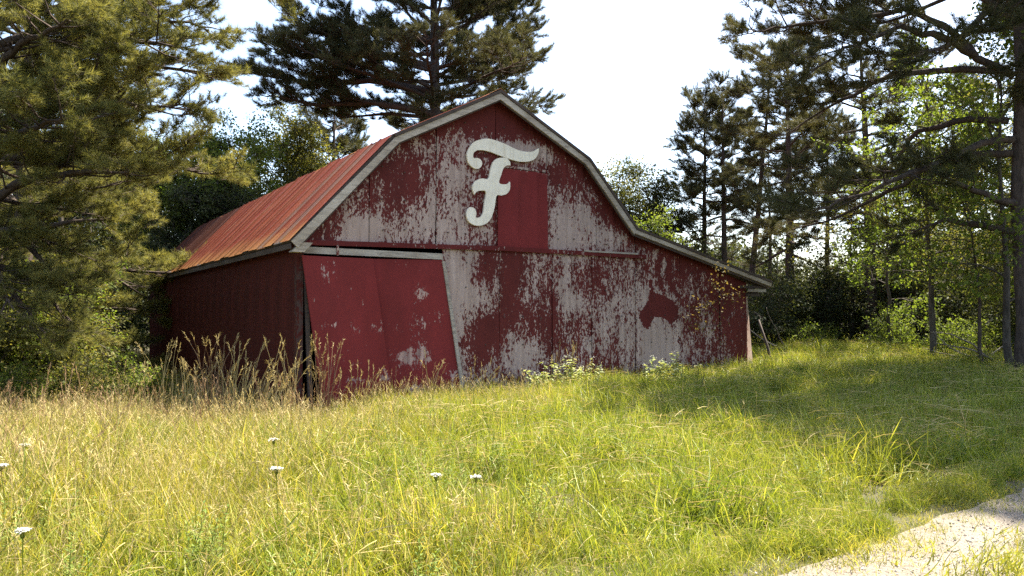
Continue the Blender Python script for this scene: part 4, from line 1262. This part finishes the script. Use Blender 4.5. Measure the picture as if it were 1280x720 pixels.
# ------------------------------------------------------------------ single plants
def dry_clump(label, base, n, H, R, seed, mk='straw_brown', sweep=(0, 0)):
    r = np.random.default_rng(seed)
    bz = float(ground_z(*base)) - .02
    root = empty('dry_grass_clump', (base[0], base[1], bz)); tag(root, label, 'dry grass', 'tall dry grass clumps by the barn')
    st = MB(); hd = MB()
    for i in range(n):
        p = np.array([r.normal() * R * .4, r.normal() * R * .4, 0]); L = H * (.6 + .5 * r.random())
        d = unit(np.array([r.normal() * .16 + sweep[0], r.normal() * .16 + sweep[1], 1])); bd = np.array([r.normal() * .4 + sweep[0], r.normal() * .3, -.12])
        pts = [p]; q_ = p.copy(); dd2 = d.copy()
        for k in range(4):
            q_ = q_ + dd2 * L / 4; pts.append(q_.copy()); dd2 = unit(dd2 + bd * .22 * (k + 1) / 2)
        st.tube(pts, [.0065, .006, .005, .004, .003], 3, False)
        for k in range(16):
            b0 = pts[-1] - unit(pts[-1] - pts[-2]) * .20 * (k / 16)
            blade(hd, b0, unit(dd2 + r.normal(size=3) * .35), .05 + .03 * r.random(), .011, (0, 0, 0), 1, r.normal(size=3))
        if r.random() < .7:
            blade(st, pts[1], unit(d + r.normal(size=3) * .5), .35 + .25 * r.random(), .010, np.array([r.normal() * .8, r.normal() * .8, -1.1]), 4)
    st.build('stalk', mk, root)['kind'] = 'stuff'; hd.build('seed_head', 'straw', root)['kind'] = 'stuff'
for i, (px, d, n_, H, R, sw, lb) in enumerate([
        (205, 15.6, 12, 1.25, .35, 0, 'sparse tall dry grass at the far end of the side wall'), (232, 14.6, 16, 1.0, .4, .1, 'short dry grass clump before the side wall'),
        (268, 14.4, 26, 1.35, .45, .05, 'tallest dry grass clump before the side wall'), (298, 14.0, 22, 1.2, .45, .12, 'bushy dry grass clump before the side wall'), (330, 13.9, 16, .95, .45, .2, 'bent dry grass clump before the side wall'),
        (362, 13.9, 14, 1.15, .35, -.05, 'dry grass clump before the barn corner post'), (402, 13.9, 24, 1.15, .22, .03, 'reddish dry grass clump before the racked sliding door'),
        (455, 14.3, 7, .75, .4, .15, 'few bent dry stalks before the racked sliding door'), (538, 15.3, 4, .95, .1, .10, 'single tall dry plume before the scuffed sliding door'),
        (597, 15.9, 7, .7, .35, .15, 'few dry stalks below the siding beside the doors'), (150, 15.0, 14, .95, .5, .15, 'dry grass clump beyond the far end of the side wall'), (700, 17.3, 10, .8, .8, .1, 'thin brown stalks behind the white-topped weed')]):
    dry_clump(lb, (PX(px, d), d), int(n_ * 1.35), H * 1.36, R, 600 + i, 'straw_brown' if i in (2, 6) else 'straw', (sw, 0))

# Queen Anne's lace: white umbels
def wildflower(label, x, y, H, rad, seed):
    r = np.random.default_rng(seed)
    root = empty('wildflower', (x, y, float(ground_z(x, y)) - .02)); tag(root, label, 'flower', 'white wildflowers in the grass')
    st = MB(); top = np.array([r.normal() * .05, r.normal() * .05, H])
    st.tube([(0, 0, 0), tuple(top * .5 + np.array([.02, 0, 0])), tuple(top)], [.004, .0035, .003], 4)
    fl = MB()
    for k in range(22):
        an = k * 2.399; q_ = rad * math.sqrt((k + .5) / 22)
        tip = top + np.array([math.cos(an) * q_, math.sin(an) * q_, .05 - .3 * q_ * q_ / rad])
        st.tube([tuple(top), tuple((top + tip) / 2 + np.array([0, 0, -.008])), tuple(tip)], [.0015, .0012, .001], 3, False)
        for j in range(9):
            c = tip + np.array([r.normal() * .010, r.normal() * .010, .004 * r.random()])
            leaf(fl, c, r.normal(size=3) * np.array([1, 1, .2]), (0, 0, 1), .016, .014)
    st.build('stem', 'grass', root); fl.build('flower_head', 'flower', root)
def gpt(px, py, z):
    """where the sight line to this spot meets height z"""
    p = math.radians(1.97); dz = (360 - py) / FPX; c_, s_ = math.cos(p), math.sin(p)
    k = (z - CAM_Z) / (s_ + dz * c_)
    return k * (px - 640) / FPX, k * (c_ - dz * s_)
for i, (px, py, rad, lb) in enumerate([(342, 553, .055, 'small white flower head above another in the grass before the doors'), (342, 589, .06, 'broad white flower head in the grass before the doors'), (555, 597, .05, 'round white flower head with a fainter one beside it'),
                                       (591, 601, .04, 'faint white flower head beside a rounder one'), (8, 585, .06, 'white flower head in the driest part of the field'), (22, 667, .055, 'larger white flower head standing alone in the dry grass'), (30, 560, .04, 'small white flower head far back in the dry grass')]):
    H = .62
    x_, y_ = gpt(px, py, H - .1)
    wildflower(lb, x_, y_, H - .1 - float(ground_z(x_, y_)), rad * (.34 if i == 5 else .42), 700 + i)

# weeds with pale leafy tops at the foot of the wall
def weed(label, base, H, rx, n, seed):
    r = np.random.default_rng(seed)
    root = empty('leafy_weed', (base[0], base[1], float(ground_z(*base)) - .02)); tag(root, label, 'weed', 'pale leafy weeds along the barn wall')
    st = MB(); lv = MB(); fl = MB()
    for i in range(n):
        x0, y0 = r.normal() * rx * .5, r.normal() * rx * .25; h = H * (.65 + .45 * r.random())
        st.tube([(x0 * .7, y0 * .7, 0), (x0 * .9, y0 * .9, h * .5), (x0, y0, h)], [.006, .005, .003], 4)
        for k in range(22):
            z = h * (.25 + .75 * r.random()); an = r.random() * 6.28
            leaf(lv, (x0 * (.7 + .3 * z / h), y0 * (.7 + .3 * z / h), z), (math.cos(an), math.sin(an), .1 + r.normal() * .3), (r.normal() * .3, r.normal() * .3, 1), .07 + .06 * r.random(), .05 + .02 * r.random())
        for k in range(9):
            leaf(fl, (x0 + r.normal() * .05, y0 + r.normal() * .05, h + .02 * r.normal()), r.normal(size=3), (0, 0, 1), .022, .02)
    st.build('stem', 'grass', root); lv.build('leaf', 'leaf_weed', root)['kind'] = 'stuff'; fl.build('flower_head', 'flower', root)
weed('broad pale leafy weed with whitish tops below the siding', (PX(712, 17.0), 17.0), .78, .75, 20, 801)
weed('small yellow-green leafy weed beside the broad one', (PX(818, 17.4), 17.4), .72, .32, 10, 802)
weed('small pale weed with white tops under the horse-shaped stain', (PX(842, 18.0), 18.0), .78, .3, 8, 803)
weed('low pale weed below the bare siding', (PX(672, 16.6), 16.6), .52, .35, 8, 804)
weed('single upright weed before the lean-to wall', (PX(873, 18.6), 18.6), .75, .06, 2, 805)

# climbing vine with dry leaves on the lean-to wall
r = np.random.default_rng(810)
vine = empty('vine', to_world(11.35, -.25, 0)); vine.rotation_euler = (0, 0, math.radians(32.7)); tag(vine, 'thin vine with dry yellowish leaves hanging on the lean-to wall', 'vine')
st = MB(); lv = MB()
for pts in ([(0.45, 0, -.2), (.30, -.02, .8), (.1, -.1, 1.6), (.2, -.15, 2.3), (.35, -.25, 2.9)], [(.1, -.1, 1.6), (-.4, -.2, 1.9), (-1.0, -.2, 1.75)], [(.15, -.1, 2.0), (-.2, -.2, 2.4), (-.1, -.25, 2.75)], [(.1, -.1, 1.3), (-.7, -.18, 1.3), (-1.4, -.2, 1.55)], [(.2, -.12, 2.1), (.7, -.2, 2.2), (.9, -.2, 2.0)]):
    pts = np.array(pts); t = np.linspace(0, len(pts) - 1, 14); pp = np.stack([np.interp(t, np.arange(len(pts)), pts[:, k]) for k in range(3)], 1) + r.normal(size=(14, 3)) * .02
    st.tube(pp, np.linspace(.008, .003, 14), 4)
    for k in range(44):
        p, d = along(pp, .25 + .75 * r.random())
        leaf(lv, p + r.normal(size=3) * np.array([.15, .05, .14]), r.normal(size=3) - np.array([0, 0, .6]), r.normal(size=3), .055 + .05 * r.random(), .05)
st.build('stem', 'darkwood', vine); lv.build('leaf', 'leaf_dry', vine)['kind'] = 'stuff'

# fallen branches
def fallen(label, base, L, n, seed):
    r = np.random.default_rng(seed)
    q_ = MB()
    for i in range(n):
        az = r.random() * 3.14
        p = limb_path((r.normal() * .3, r.normal() * .3, .05 + .25 * r.random()), az, r.normal() * .25 + .15, L * (.5 + .6 * r.random()), r, 6, .0, .2)
        p[:, 2] = np.maximum(p[:, 2], .03)
        q_.tube(p, np.linspace(.03, .008, 7), 5)
    o = q_.build('fallen_branch', 'deadwood', smooth=True); o.location = (base[0], base[1], float(ground_z(*base)))
    tag(o, label, 'branch')
fallen('grey tangle of fallen branches beside the saplings', (PX(1232, 21.0), 21.0), 1.9, 7, 820)
fallen('thin dead branches lying behind the lean-to corner', (PX(985, 27), 27.0), 2.2, 5, 821)
q_ = MB(); q_.tube([(0, 0, 0), (.06, 0, .25), (.11, 0, .48)], [.014, .012, .006], 5)
o = q_.build('dead_stick', 'darkwood'); x_, y_ = PX(873, 15.2), 15.2; o.location = (x_, y_, float(ground_z(x_, y_)) + .05); tag(o, 'short dark stick poking out of the grass', 'stick')
q_ = MB(); q_.tube([(0, 0, 0), (-.02, 0, .3), (-.10, .02, .62)], [.007, .006, .003], 4); q_.tube([(-.02, 0, .3), (.03, 0, .5)], [.004, .002], 4)
o = q_.build('dead_stalk', 'straw'); x_, y_ = PX(1205, 8.8), 8.8; o.location = (x_, y_, float(ground_z(x_, y_)) + .1); tag(o, 'pale forked dead stalk standing near the gravel track', 'stalk')
